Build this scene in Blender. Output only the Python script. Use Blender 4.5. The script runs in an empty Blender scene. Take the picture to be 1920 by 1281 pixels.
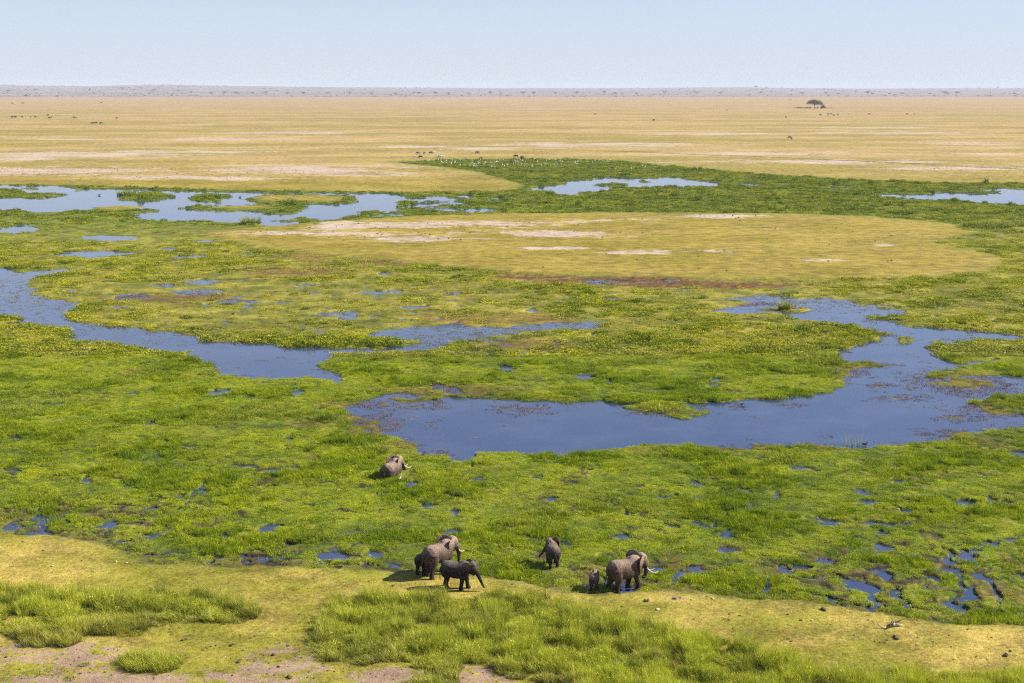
import bpy, math, random
import numpy as np
from mathutils import Vector, Matrix
R = math.radians
random.seed(7)
rng = np.random.default_rng(7)
sc = bpy.context.scene

# ------------------------------------------------------------------ camera, sky, sun, exposure
H = 35.0                      # eye height above the swamp (lookout hill)
F = 2667.0                    # focal length in photo pixels (50 mm on 36 mm)
V0 = 165.0                    # eye level row
PITCH = math.atan((640.5 - V0) / F)
cam = bpy.data.cameras.new('camera')
cam.sensor_width = 36.0
cam.lens = F / 1920 * 36.0
cam.clip_start = 1.0
cam.clip_end = 60000
co = bpy.data.objects.new('camera', cam)
co.location = (0, 0, H)
co.rotation_euler = (math.pi / 2 - PITCH, 0, 0)
sc.collection.objects.link(co)
sc.camera = co

SUN_EL = R(36.0)
SUN_AZ = R(8.0)               # direction to the sun: +x, a little beyond the image plane
w = bpy.data.worlds.new('World')
sc.world = w
w.use_nodes = True
nt = w.node_tree
nt.nodes.clear()
sky = nt.nodes.new('ShaderNodeTexSky')
sky.sky_type = 'NISHITA'
sky.sun_disc = False
sky.sun_elevation = SUN_EL
sky.sun_rotation = math.pi / 2 - SUN_AZ
sky.altitude = 1100
sky.air_density = 1.0
sky.dust_density = 0.0
sky.ozone_density = 4.0
bg = nt.nodes.new('ShaderNodeBackground')
bg.inputs['Strength'].default_value = 0.060
wo = nt.nodes.new('ShaderNodeOutputWorld')
veil = nt.nodes.new('ShaderNodeMix'); veil.data_type = 'RGBA'      # thin even veil of high haze
veil.inputs[7].default_value = (6.15, 6.75, 7.6, 1)
tc_ = nt.nodes.new('ShaderNodeTexCoord'); sx_ = nt.nodes.new('ShaderNodeSeparateXYZ')
nt.links.new(tc_.outputs['Generated'], sx_.inputs[0])
def wmath(op, a, b):
    n = nt.nodes.new('ShaderNodeMath'); n.operation = op
    for i_, v_ in enumerate((a, b)):
        if hasattr(v_, 'links'): nt.links.new(v_, n.inputs[i_])
        else: n.inputs[i_].default_value = v_
    return n.outputs[0]
el = wmath('MAXIMUM', sx_.outputs[2], 0.0)
fall = wmath('POWER', 2.718, wmath('MULTIPLY', el, -1 / 0.20))       # haze thins with height, all round the sky
nt.links.new(wmath('ADD', wmath('MULTIPLY', fall, 0.82), 0.10), veil.inputs[0])
tnt = nt.nodes.new('ShaderNodeMix'); tnt.data_type = 'RGBA'; tnt.blend_type = 'MULTIPLY'
tnt.inputs[0].default_value = 1.0; tnt.inputs[7].default_value = (0.84, 0.92, 1.22, 1)
nt.links.new(sky.outputs[0], tnt.inputs[6])
nt.links.new(tnt.outputs[2], veil.inputs[6])
nt.links.new(veil.outputs[2], bg.inputs[0])
nt.links.new(bg.outputs[0], wo.inputs[0])
sd = bpy.data.lights.new('sun', 'SUN')
sd.energy = 5.0
sd.angle = R(0.53)
sd.color = (1.0, 0.94, 0.84)
so = bpy.data.objects.new('sun', sd)
sdir = Vector((math.cos(SUN_EL) * math.cos(SUN_AZ), math.cos(SUN_EL) * math.sin(SUN_AZ), math.sin(SUN_EL)))
so.rotation_euler = sdir.to_track_quat('Z', 'Y').to_euler()
so.location = (60, 60, 120)
sc.collection.objects.link(so)
sc.view_settings.view_transform = 'Standard'
sc.view_settings.look = 'None'
sc.view_settings.exposure = 0.92
sc.view_settings.gamma = 1.0
sc.view_settings.use_curve_mapping = False
sc.render.film_transparent = False
cy = sc.cycles
cy.max_bounces = 5
cy.diffuse_bounces = 2
cy.glossy_bounces = 2
cy.transmission_bounces = 2
cy.volume_bounces = 1
cy.transparent_max_bounces = 4
cy.use_denoising = False
cy.filter_width = 1.2
cy.sample_clamp_indirect = 4.0
cy.caustics_reflective = False
cy.caustics_refractive = False

# ------------------------------------------------------------------ helpers
def px(u, v):
    """ground point (z = 0) seen at photo pixel u, v"""
    a = (u - 960.0) / F
    b = (640.5 - v) / F
    dy = math.cos(PITCH) + b * math.sin(PITCH)
    dz = -math.sin(PITCH) + b * math.cos(PITCH)
    t = -H / dz
    return (a * t, dy * t)

def vrow(v):
    return px(960, v)[1]

def project(x, y, z=0.0):
    zc = z - H
    depth = y * math.cos(PITCH) - zc * math.sin(PITCH)
    up = y * math.sin(PITCH) + zc * math.cos(PITCH)
    return 960 + F * x / depth, 640.5 - F * up / depth

def tag(o, label=None, cat=None, group=None, kind=None):
    if label: o['label'] = label
    if cat: o['category'] = cat
    if group: o['group'] = group
    if kind: o['kind'] = kind
    return o

def link(o, parent=None):
    sc.collection.objects.link(o)
    if parent is not None:
        o.parent = parent
    return o

def mesh_np(name, V, Fc, mat=None, smooth=False, attrs=None):
    """V (n,3), Fc (m,3) or (m,4) index array"""
    V = np.asarray(V, dtype=np.float32)
    Fc = np.asarray(Fc, dtype=np.int32)
    me = bpy.data.meshes.new(name)
    me.vertices.add(len(V))
    me.vertices.foreach_set('co', V.ravel())
    if len(Fc):
        k = Fc.shape[1]
        me.loops.add(Fc.size)
        me.loops.foreach_set('vertex_index', Fc.ravel())
        me.polygons.add(len(Fc))
        me.polygons.foreach_set('loop_start', np.arange(0, Fc.size, k, dtype=np.int32))
        me.polygons.foreach_set('loop_total', np.full(len(Fc), k, dtype=np.int32))
        if smooth:
            me.polygons.foreach_set('use_smooth', np.ones(len(Fc), dtype=bool))
    me.update(calc_edges=True)
    for an, (typ, data) in (attrs or {}).items():
        at = me.attributes.new(an, typ, 'POINT')
        key = {'FLOAT': 'value', 'INT': 'value', 'FLOAT_VECTOR': 'vector', 'FLOAT_COLOR': 'color'}[typ]
        at.data.foreach_set(key, np.asarray(data, dtype=np.int32 if typ == 'INT' else np.float32).ravel())
    if mat: me.materials.append(mat)
    return me

# numpy gradient noise
_perm = rng.permutation(256)
_perm = np.concatenate([_perm, _perm, _perm])
_ang = rng.uniform(0, 2 * np.pi, 256)
_gx, _gy = np.cos(_ang), np.sin(_ang)
def pn(x, y, seed=0):
    x = x + seed * 17.31; y = y + seed * 9.77
    xi = np.floor(x).astype(np.int64); yi = np.floor(y).astype(np.int64)
    fx = x - xi; fy = y - yi
    xi &= 255; yi &= 255
    def g(ix, iy, dx, dy):
        h = _perm[(_perm[ix & 255] + iy) & 255]
        return _gx[h] * dx + _gy[h] * dy
    u = fx * fx * fx * (fx * (fx * 6 - 15) + 10)
    v = fy * fy * fy * (fy * (fy * 6 - 15) + 10)
    a = g(xi, yi, fx, fy); b = g(xi + 1, yi, fx - 1, fy)
    c = g(xi, yi + 1, fx, fy - 1); d = g(xi + 1, yi + 1, fx - 1, fy - 1)
    return (a + u * (b - a) + v * ((c + u * (d - c)) - (a + u * (b - a)))) * 1.5
def fbm(x, y, lam, octs=3, seed=0, gain=0.5):
    s = np.zeros_like(x); a = 1.0; n = 0
    for k in range(octs):
        s += a * pn(x / lam, y / lam, seed + k); n += a
        lam *= 0.5; a *= gain
    return s / n * 1.3
def ss(a, b, x):
    t = np.clip((x - a) / (b - a), 0, 1)
    return t * t * (3 - 2 * t)

# ------------------------------------------------------------------ the map of the swamp, traced on the ground
WATER = [
 [(-300,352),(0,348),(50,350),(120,351),(180,353),(250,354),(330,357),(430,361),(520,363),(610,362),(700,363),(760,366),(770,372),(740,380),(760,388),(760,395),(720,400),(690,397),(650,408),(600,416),(560,420),(500,425),(470,420),(430,419),(380,416),(320,414),(260,410),(255,404),(290,398),(280,392),(240,393),(170,394),(120,397),(70,400),(30,394),(0,392),(-300,392)],
 [(975,358),(1010,350),(1060,346),(1050,341),(1100,338),(1130,333),(1200,335),(1250,333),(1290,336),(1350,342),(1330,349),(1290,351),(1240,350),(1210,352),(1150,353),(1130,358),(1080,364),(1040,365),(1020,360)],
 [(1600,366),(1640,368),(1670,363),(1700,366),(1760,365),(1800,357),(1870,353),(1920,355),(2300,355),(2300,395),(1920,387),(1860,382),(1800,377),(1740,374),(1680,372),(1620,369)],
 [(80,480),(120,474),(190,471),(255,474),(230,480),(170,486),(110,486)],
 [(-300,498),(0,500),(30,503),(38,510),(90,508),(145,505),(110,512),(60,518),(35,528),(62,540),(60,548),(45,552),(90,560),(140,572),(130,590),(140,605),(180,612),(250,615),(300,625),(350,632),(420,640),(500,643),(525,642),(530,650),(560,652),(600,648),(640,652),(700,655),(760,650),(800,640),(740,635),(690,638),(710,625),(760,615),(810,612),(855,605),(890,612),(950,618),(1010,612),(1080,605),(1130,602),(1130,610),(1080,618),(1010,620),(950,628),(900,632),(850,645),(800,655),(740,662),(660,663),(620,665),(598,675),(595,690),(620,700),(645,710),(630,718),(610,715),(560,708),(500,712),(440,705),(400,700),(400,692),(370,680),(330,668),(290,660),(230,657),(200,645),(140,635),(130,625),(100,618),(70,610),(20,608),(0,605),(-300,600)],
 [(645,765),(690,750),(720,740),(760,735),(800,738),(850,740),(900,745),(1000,748),(1100,750),(1200,755),(1270,758),(1330,757),(1380,752),(1430,750),(1500,745),(1560,742),(1580,730),(1592,720),(1580,700),(1580,680),(1560,668),(1545,662),(1590,652),(1625,640),(1665,630),(1620,615),(1560,610),(1500,600),(1480,594),(1400,590),(1340,584),(1280,587),(1330,581),(1400,570),(1390,558),(1430,550),(1480,556),(1500,562),(1540,558),(1590,562),(1610,575),(1680,580),(1690,590),(1620,597),(1690,603),(1690,615),(1760,618),(1850,625),(1920,630),(2300,636),(2300,644),(1920,638),(1840,640),(1790,642),(1740,646),(1760,660),(1770,672),(1800,682),(1865,668),(1860,676),(1800,690),(1740,700),(1730,710),(1800,712),(1850,706),(1920,705),(2300,705),(2300,790),(1920,800),(1880,805),(1800,810),(1790,825),(1730,828),(1640,840),(1570,842),(1480,840),(1400,842),(1340,838),(1260,838),(1200,833),(1150,836),(1100,850),(1060,855),(1000,850),(940,848),(900,852),(890,865),(850,868),(820,858),(780,845),(740,826),(710,815),(710,800),(735,790),(700,785),(660,780)],
]
LAND = [  # islands and tongues inside that water
 [(-300,356),(0,354),(40,356),(60,362),(130,365),(100,369),(40,372),(-300,371)],
 [(215,374),(245,368),(255,360),(300,361),(335,368),(315,375),(260,378)],
 [(350,371),(390,362),(435,369),(410,377),(365,377)],
 [(465,372),(500,367),(580,366),(650,368),(662,377),(620,384),(540,383),(480,381)],
 [(340,390),(400,386),(480,385),(585,387),(565,398),(520,403),(490,399),(440,397),(390,396)],
 [(510,415),(560,409),(605,412),(580,418)],
 [(30,352),(75,353),(60,356)],[(140,358),(170,353),(150,358)],
 [(1770,361),(1830,357),(1900,360),(1850,364)],
 [(1110,347),(1140,343),(1200,346),(1150,351)],[(1190,341),(1210,339),(1215,343)],
 [(-300,592),(0,590),(38,597),(20,604),(-300,606)],
 [(1155,765),(1200,756),(1270,758),(1335,775),(1290,788),(1210,779)],
 [(1745,724),(1800,711),(1860,720),(1820,729)],
 [(1810,757),(1870,741),(1930,738),(2300,735),(2300,775),(1920,777),(1860,773)],
 [(1440,584),(1470,575),(1530,582),(1500,589)],
 [(1550,676),(1620,679),(1690,683),(1620,689),(1575,692)],
 [(1668,645),(1690,640),(1715,644),(1690,647)],
 [(715,742),(790,746),(850,735),(820,750),(770,752)],
]
PUDDLES = [ # u, v, half width, half height, depth strength
 (820,374,70,6),(800,385,40,6),(1400,346,30,3),(1560,352,30,3),(900,395,40,5),(850,383,42,4),(835,393,44,4),(930,374,26,4),(700,392,30,4),(740,373,30,4),(720,404,40,3),(880,368,26,2),
 (357,484,44,4),(205,447,68,6),(30,430,50,9),(500,480,34,3),(455,478,22,3),(380,452,20,4),(320,466,26,3),(420,405,18,3),
 (1140,529,48,5),(1240,530,70,2),(700,515,16,4),(700,553,40,4),(740,546,18,4),(850,551,18,4),(660,591,26,5),(990,583,16,5),
 (370,548,56,7),(240,557,40,5),(120,550,24,6),(390,527,46,5),(300,538,30,4),(560,535,30,4),(450,566,40,4),(1095,709,22,7),(415,731,30,8),
 (850,730,34,6),(620,590,30,4),(780,575,24,4),(1885,600,20,5),(1755,576,20,3),(1820,612,60,3),(1290,618,22,4),(930,640,26,4),
 (1330,668,14,4),(560,735,26,6),(250,735,14,4),(960,690,20,4),(1640,572,30,3),
 (300,832,14,5),(290,798,16,5),(170,902,10,8),(550,827,12,6),(370,920,15,16),(85,980,17,17),(22,985,16,12),(200,985,34,10),(300,1000,28,10),
 (230,1015,20,6),(510,985,24,8),(410,1002,14,6),(335,972,16,5),(385,1058,8,6),(465,1055,14,6),(290,938,22,6),(70,820,14,4),
 (890,877,20,6),(1040,932,16,7),(970,1008,20,7),(895,1058,9,12),(660,992,14,9),(1135,945,14,5),(1235,982,16,7),(1180,965,15,5),(1245,932,26,5),
 (1295,910,13,6),(1450,933,10,7),(1350,1000,22,9),(1480,995,24,6),(1655,1010,12,7),(1630,950,18,7),(1700,960,24,6),(1765,938,16,8),(1795,950,20,9),
 (1870,948,18,8),(1755,868,17,6),(1695,907,17,8),(1900,848,24,8),(860,967,12,6),(760,985,14,5),(560,930,12,5),(700,930,10,5),
 (1435,1105,13,20),(1525,1122,20,8),(1560,1130,40,6),(1652,1132,12,16),(1702,1132,12,18),(1790,1138,18,16),(1786,1075,12,12),(1822,1045,16,10),
 (1862,1150,12,14),(1860,1028,18,7),(1910,1078,12,6),(1785,1040,8,8),(1270,1080,20,9),(1660,1080,20,6),(1560,1055,24,7),(1470,1070,18,10),
 (1500,1062,20,7),(1290,1070,22,7),(1090,1092,26,8),(1008,1035,14,5),(1130,1040,16,6),
]
CHANNELS = [ # trampled water channels near the shore
 ([(1440,1080),(1428,1104),(1445,1122),(1500,1118),(1525,1124),(1570,1134),(1640,1147),(1655,1128),(1650,1110),(1600,1100),(1560,1085),(1500,1090),(1440,1080)],7),
 ([(1920,1000),(1860,1026),(1820,1044),(1785,1052),(1795,1078),(1790,1092),(1810,1120),(1778,1142)],7),
 ([(1910,1078),(1870,1085),(1858,1120),(1865,1158)],6),([(1700,1110),(1705,1150)],8),([(1795,1092),(1740,1096),(1700,1110),(1655,1118)],5),
 ([(0,962),(60,950),(90,975),(160,975),(230,968),(330,955),(370,935)],4),([(230,1015),(300,1005),(420,1010),(520,990)],4),
 ([(250,1040),(330,1030),(450,1040),(560,1050),(700,1062)],5),([(1240,1100),(1300,1072),(1350,1066)],5),([(1550,1000),(1600,1012),(1660,1010),(1700,1000)],4),
 ([(1330,985),(1380,960),(1400,940)],4),([(1640,945),(1700,962),(1750,965)],4),
]
DRY_FAR = [(-6000,352),(-300,350),(0,347),(180,350),(430,358),(600,360),(800,362),(900,361),(960,357),(988,350),(960,341),(900,324),(840,315),(740,305),(850,300),(1000,299),(1150,302),(1250,312),(1400,325),(1500,332),(1600,338),(1750,343),(1920,345),(2300,348),(6000,352),(6000,166.5),(-6000,166.5)]
DRY_MID = [(370,440),(430,430),(520,424),(640,415),(780,406),(950,402),(1150,400),(1300,400),(1450,401),(1600,407),(1700,412),(1780,420),(1810,432),(1845,438),(1800,445),(1750,455),(1800,465),(1880,482),(1880,500),(1840,512),(1750,519),(1600,525),(1400,524),(1200,521),(1080,518),(960,513),(860,506),(760,493),(650,485),(560,476),(480,463),(420,452)]
DRY_SMALL = [[(470,371),(500,368),(580,367),(640,369),(655,375),(610,379),(540,379),(485,378)],[(400,389),(440,387),(500,387),(520,391),(470,394),(420,393)],[(160,389),(220,387),(270,389),(255,394),(190,396)]]
DRY_NEAR = [(-3000,1003),(-300,1003),(0,1003),(100,1007),(180,1020),(230,1042),(270,1057),(330,1064),(400,1065),(500,1068),(600,1072),(720,1074),(800,1076),(900,1083),(1000,1098),(1050,1114),(1100,1118),(1180,1112),(1250,1108),(1330,1118),(1430,1128),(1540,1140),(1640,1154),(1700,1167),(1800,1174),(1920,1178),(2300,1185),(4500,1200),(4500,2600),(-3000,2600)]
GRASS_MAIN = [(618,1130),(660,1124),(760,1128),(830,1134),(900,1126),(960,1126),(1010,1128),(1060,1136),(1100,1146),(1150,1164),(1200,1182),(1260,1192),(1330,1204),(1400,1222),(1450,1242),(1500,1255),(1600,1268),(1700,1274),(1800,1280),(1870,1275),(1920,1268),(2300,1262),(2300,1480),(1200,1480),(1090,1420),(1060,1300),(1000,1282),(950,1278),(920,1262),(880,1250),(862,1262),(862,1285),(850,1330),(780,1330),(776,1288),(800,1262),(770,1250),(700,1252),(640,1250),(592,1240),(586,1212),(596,1188),(612,1168),(618,1148)]
GRASS_LEFT = [(-400,1112),(0,1114),(60,1114),(130,1120),(200,1120),(260,1124),(330,1120),(380,1128),(430,1136),(470,1148),(486,1162),(470,1172),(400,1172),(350,1176),(320,1184),(290,1184),(250,1202),(200,1202),(160,1198),(140,1216),(60,1220),(20,1200),(-400,1196)]
TUSSOCK = [(214,1252),(240,1236),(290,1234),(335,1240),(352,1254),(330,1268),(290,1276),(240,1272)]
RED = [ # u, v, half width, half height: reddish weed mats
 (1150,527,170,7),(1330,537,190,8),(1000,520,80,5),(660,492,110,6),(560,483,80,6),(720,497,50,4),
 (975,768,62,11),(760,757,70,12),(1495,764,28,5),(1690,752,50,7),(1655,728,35,5),(1800,786,50,8),(1860,770,80,10),(1620,683,70,7),(1590,700,40,14),(1420,571,34,5),
 (1240,774,80,6),(1380,765,20,5),(1640,1092,60,14),(1470,1068,30,10),(1370,1028,30,10),(1120,1070,55,12),(1245,1056,24,14),(1000,1105,25,6),(1560,1052,40,12),(20,970,40,12),
 (110,952,30,8),(1290,1068,30,8),(740,840,50,10),(800,855,40,8),(690,805,40,14),(1350,842,200,5),(1560,845,60,4),(1860,1110,60,20),(1900,1060,20,20),(700,790,60,12),
 (650,760,60,8),(900,600,120,12),(1000,650,110,12),(340,560,150,10),(560,510,110,10),(840,730,150,10),(1010,600,90,12),(250,700,40,6),(1800,720,90,22),
 (1780,815,60,12),(1840,830,60,12),(200,960,60,10),(600,790,60,14),(500,1060,80,10),(880,1100,60,10),
]
BARE = [
 (160,290,330,7),(330,286,220,4),(100,322,300,10),(560,318,220,10),(700,328,120,6),(380,335,240,5),(60,300,160,5),
 (700,440,230,9),(830,450,160,6),(820,425,230,9),(1050,441,150,8),(930,422,150,6),(640,428,100,8),(1210,475,70,6),(1350,476,50,6),(1160,475,40,3),
 (1340,406,100,5),(1120,415,120,4),(1545,493,45,4),(1650,461,30,3),(1450,432,40,3),(1030,468,60,3),
 (1190,270,120,3),(1100,272,260,5),(1560,305,330,5),(1800,318,200,6),(1420,290,260,4),(1850,290,90,4),(1820,270,120,4),(560,250,200,3),(360,235,60,1.5),(1700,250,200,3),(1330,252,200,3),
 (760,276,120,3),(900,280,120,3),(1640,240,160,2),(400,262,200,3),(150,262,160,2),
 (60,1240,240,28),(-200,1250,240,60),(200,1290,300,24),(560,1268,110,22),(700,1274,120,20),(460,1285,160,14),(900,1272,60,20),(520,1238,70,12),(140,1220,100,14),
 (250,1185,30,8),(760,1078,60,3),(1280,1126,60,6),(1420,1122,50,5),
]
SPECKLE = [(430,550,430,34),(960,630,280,34),(240,440,260,22),(900,710,200,26),(560,600,340,30),(700,790,90,26),(1850,730,120,40),(1450,560,200,22),(820,560,200,30)]

def poly_world(P):
    return np.array([px(u, max(v, 166.2)) for u, v in P])
def sdf_poly(P, x, y):
    """signed distance, negative inside"""
    n = len(P)
    d2 = np.full(x.shape, 1e18); ins = np.zeros(x.shape, bool)
    for i in range(n):
        ax, ay = P[i]; bx, by = P[(i + 1) % n]
        ex, ey = bx - ax, by - ay
        wx, wy = x - ax, y - ay
        t = np.clip((wx * ex + wy * ey) / (ex * ex + ey * ey + 1e-9), 0, 1)
        dd = (wx - ex * t) ** 2 + (wy - ey * t) ** 2
        np.minimum(d2, dd, out=d2)
        if ay != by:
            c = ((ay > y) != (by > y)) & (x < ex * (y - ay) / (by - ay) + ax)
            ins ^= c
    d = np.sqrt(d2)
    return np.where(ins, -d, d)
def sdf_many(Ps, x, y, far=1e3):
    out = np.full(x.shape, far)
    for P in Ps:
        W = poly_world(P)
        m = 12 + 0.06 * W[:, 1].max()
        sel = (x > W[:, 0].min() - m) & (x < W[:, 0].max() + m) & (y > W[:, 1].min() - m) & (y < W[:, 1].max() + m)
        if sel.any():
            out[sel] = np.minimum(out[sel], sdf_poly(W, x[sel], y[sel]))
    return out
def blobs(items, x, y, soft=False):
    """smooth 1..0 falloff masks of ground ellipses"""
    out = np.zeros(x.shape)
    for it in items:
        u, v, a, b = it[:4]
        cx, cyy = px(u, v)
        ax = abs(px(u + a, v)[0] - cx) + 1e-6
        ay = (px(u, v - b)[1] - px(u, v + b)[1]) / 2
        sel = (np.abs(x - cx) < 2.2 * ax) & (np.abs(y - cyy) < 2.2 * ay)
        if sel.any():
            q = ((x[sel] - cx) / ax) ** 2 + ((y[sel] - cyy) / ay) ** 2
            out[sel] = np.maximum(out[sel], np.exp(-q * 0.9) if soft else 1.0 - np.sqrt(q) * 0.5)
    return out

def fields(x, y):
    """everything the ground knows about itself at world points"""
    L = y / 100.0
    wx = x.copy(); wy = y.copy()
    for k, lam in enumerate((28.0, 11.0, 4.6, 1.9, 0.8)):
        amp = np.minimum(0.24 * lam, 0.0055 * y)
        wx += amp * pn(x / lam, y / lam, 20 + k)
        wy += amp * 1.6 * pn(x / lam, y / lam, 40 + k)
    d = {}
    sw = sdf_many(WATER, wx, wy)
    sl = sdf_many(LAND, wx, wy)
    sw = np.maximum(sw, -sl)
    pud = blobs(PUDDLES, wx, wy)
    ch = np.zeros(x.shape)
    for line, wd in CHANNELS:
        pts = [px(*p) for p in line]
        for (ax, ay), (bx, by) in zip(pts[:-1], pts[1:]):
            ww = wd / F * ay * 0.85
            m = 3.0
            sel = (x > min(ax, bx) - m) & (x < max(ax, bx) + m) & (y > min(ay, by) - m) & (y < max(ay, by) + m)
            if not sel.any(): continue
            ex, ey = bx - ax, by - ay
            qx, qy = wx[sel] - ax, wy[sel] - ay
            t = np.clip((qx * ex + qy * ey) / (ex * ex + ey * ey), 0, 1)
            dd = np.hypot(qx - ex * t, qy - ey * t)
            ch[sel] = np.maximum(ch[sel], 1.0 - dd / (2 * ww))
    # shore lines of the dry land are cleaner than those of the swamp
    bx_ = x + 0.5 * (wx - x); by_ = y + 0.5 * (wy - y)
    dry = np.minimum(np.minimum(sdf_many([DRY_NEAR], bx_, by_), sdf_poly(poly_world(DRY_MID), bx_, by_)),
                     np.minimum(sdf_many(DRY_SMALL, bx_, by_), sdf_poly(poly_world(DRY_FAR), x + 0.25 * (wx - x), y + 0.25 * (wy - y))))
    d['sw'] = sw; d['dry'] = dry; d['pud'] = pud; d['ch'] = ch
    speck = blobs(SPECKLE, wx, wy, True)
    red = blobs(RED, wx, wy, True)
    bare = blobs(BARE, wx, wy, True)
    n1 = fbm(x, y, 6.0, 4, 3); n2 = fbm(x, y, 1.6, 3, 9); n3 = fbm(x, y, 22.0, 3, 13)
    zs = 0.17 + 0.13 * n1 + 0.10 * n2 + 0.06 * n3
    zs = zs - 0.10 * speck * (0.7 + 0.9 * n1) - 0.04 * red
    # thin water film between hummocks, random small hollows
    muddy = blobs([(1650,1080,330,60),(150,985,260,36),(600,1040,260,26),(1180,1080,160,30)], x, y, True)
    hol = ss(0.42 - 0.15 * muddy, 0.64 - 0.15 * muddy, fbm(x, y, 4.2, 3, 31))
    crack = ss(0.085, 0.015, np.abs(fbm(x, y * 0.8, 5.5, 3, 35))) * ss(0.25, 0.7, muddy + 0.2 * n1)
    zs = zs - 0.25 * hol * (y < 260) - 0.12 * crack
    d['muddy'] = muddy
    nb_ = ss(142, 122, y) + 0.35 * ss(175, 140, y)
    rd = np.abs(fbm(x + 1.2 * n2, y * 0.85, 6.5, 3, 231))
    rd2 = np.abs(fbm(x + 0.8 * n1, y * 0.8, 3.4, 2, 237))
    gap = np.maximum(ss(0.065, 0.012, rd), 0.8 * ss(0.05, 0.01, rd2) * ss(0.0, 0.4, n3)) * nb_ * ss(-0.3, 0.25, n1 + 0.6 * n3 + 0.5 * muddy)
    d['gap'] = gap
    zs = zs - 0.07 * gap
    wdepth = ss(0.35 * L, -0.55 * L, sw)
    wdepth = np.maximum(wdepth, ss(0.54, 0.70, pud + 0.16 * n2 * (y < 160) + 0.06 * n1))
    wdepth = np.maximum(wdepth, ss(0.40, 0.66, ch + 0.15 * n2))
    z = zs * (1 - wdepth) - 0.34 * wdepth
    frag = ss(0.05, 0.30, fbm(x, y, 15.0, 4, 61) + 0.12 * n1) * ss(270, 340, y) * (0.75 + 0.25 * (x > 0))
    wdepth = wdepth * (1 - frag)
    # weed mats riding just at the water line
    mat = ss(0.25, 0.8, red) * ss(-0.25, 0.35, fbm(x, y, 1.3, 3, 51) + 0.35 * fbm(x, y, 7, 2, 55))
    wdr = wdepth * (y > 120)
    z = z + wdr * mat * 0.36
    kd = ss(0.6 * L, -0.9 * L, dry)
    zd = 0.30 + 0.05 * n3 + (0.025 * n1 + 0.012 * n2) * ss(260, 150, y)
    z = z * (1 - kd) + zd * kd
    d.update(z=z, kd=kd, red=red, bare=bare, speck=speck, wd=wdepth, n1=n1, n2=n2, n3=n3, mat=mat * wdr)
    return d

# ------------------------------------------------------------------ materials
def new_mat(name):
    m = bpy.data.materials.new(name)
    m.use_nodes = True
    t = m.node_tree
    t.nodes.clear()
    out = t.nodes.new('ShaderNodeOutputMaterial')
    return m, t, out
def N(t, typ, **kw):
    n = t.nodes.new(typ)
    for k, v in kw.items(): setattr(n, k, v)
    return n
def mixc(t, a, b, fac, mode='MIX'):
    n = N(t, 'ShaderNodeMix', data_type='RGBA', blend_type=mode)
    def put(sock, v):
        if hasattr(v, 'is_linked') or hasattr(v, 'links'): t.links.new(v, sock)
        elif isinstance(v, (int, float)): sock.default_value = v
        else: sock.default_value = tuple(v) + (1.0,) * (4 - len(v))
    put(n.inputs[0], fac); put(n.inputs[6], a); put(n.inputs[7], b)
    return n.outputs[2]
def math_(t, op, a, b=0.0, c=0.0, clamp=False):
    n = N(t, 'ShaderNodeMath', operation=op, use_clamp=clamp)
    for i, v in enumerate((a, b, c)):
        if hasattr(v, 'links'): t.links.new(v, n.inputs[i])
        else: n.inputs[i].default_value = v
    return n.outputs[0]
def noise(t, scale, detail=4.0, rough=0.55, vec=None, sx=1, sy=1, dist=0.0):
    n = N(t, 'ShaderNodeTexNoise')
    n.inputs['Scale'].default_value = scale
    n.inputs['Detail'].default_value = detail
    n.inputs['Roughness'].default_value = rough
    n.inputs['Distortion'].default_value = dist
    g = N(t, 'ShaderNodeNewGeometry')
    mp = N(t, 'ShaderNodeMapping')
    mp.inputs['Scale'].default_value = (sx, sy, 1)
    t.links.new(vec if vec is not None else g.outputs['Position'], mp.inputs[0])
    t.links.new(mp.outputs[0], n.inputs['Vector'])
    return n.outputs['Fac']
def attr(t, name, typ='GEOMETRY', out='Fac'):
    n = N(t, 'ShaderNodeAttribute', attribute_name=name, attribute_type=typ)
    return n.outputs[out]
def remap(t, v, a, b, c=0.0, d=1.0):
    n = N(t, 'ShaderNodeMapRange', interpolation_type='SMOOTHSTEP')
    t.links.new(v, n.inputs[0])
    for i, q in enumerate((a, b, c, d)): n.inputs[i + 1].default_value = q
    return n.outputs[0]

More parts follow.
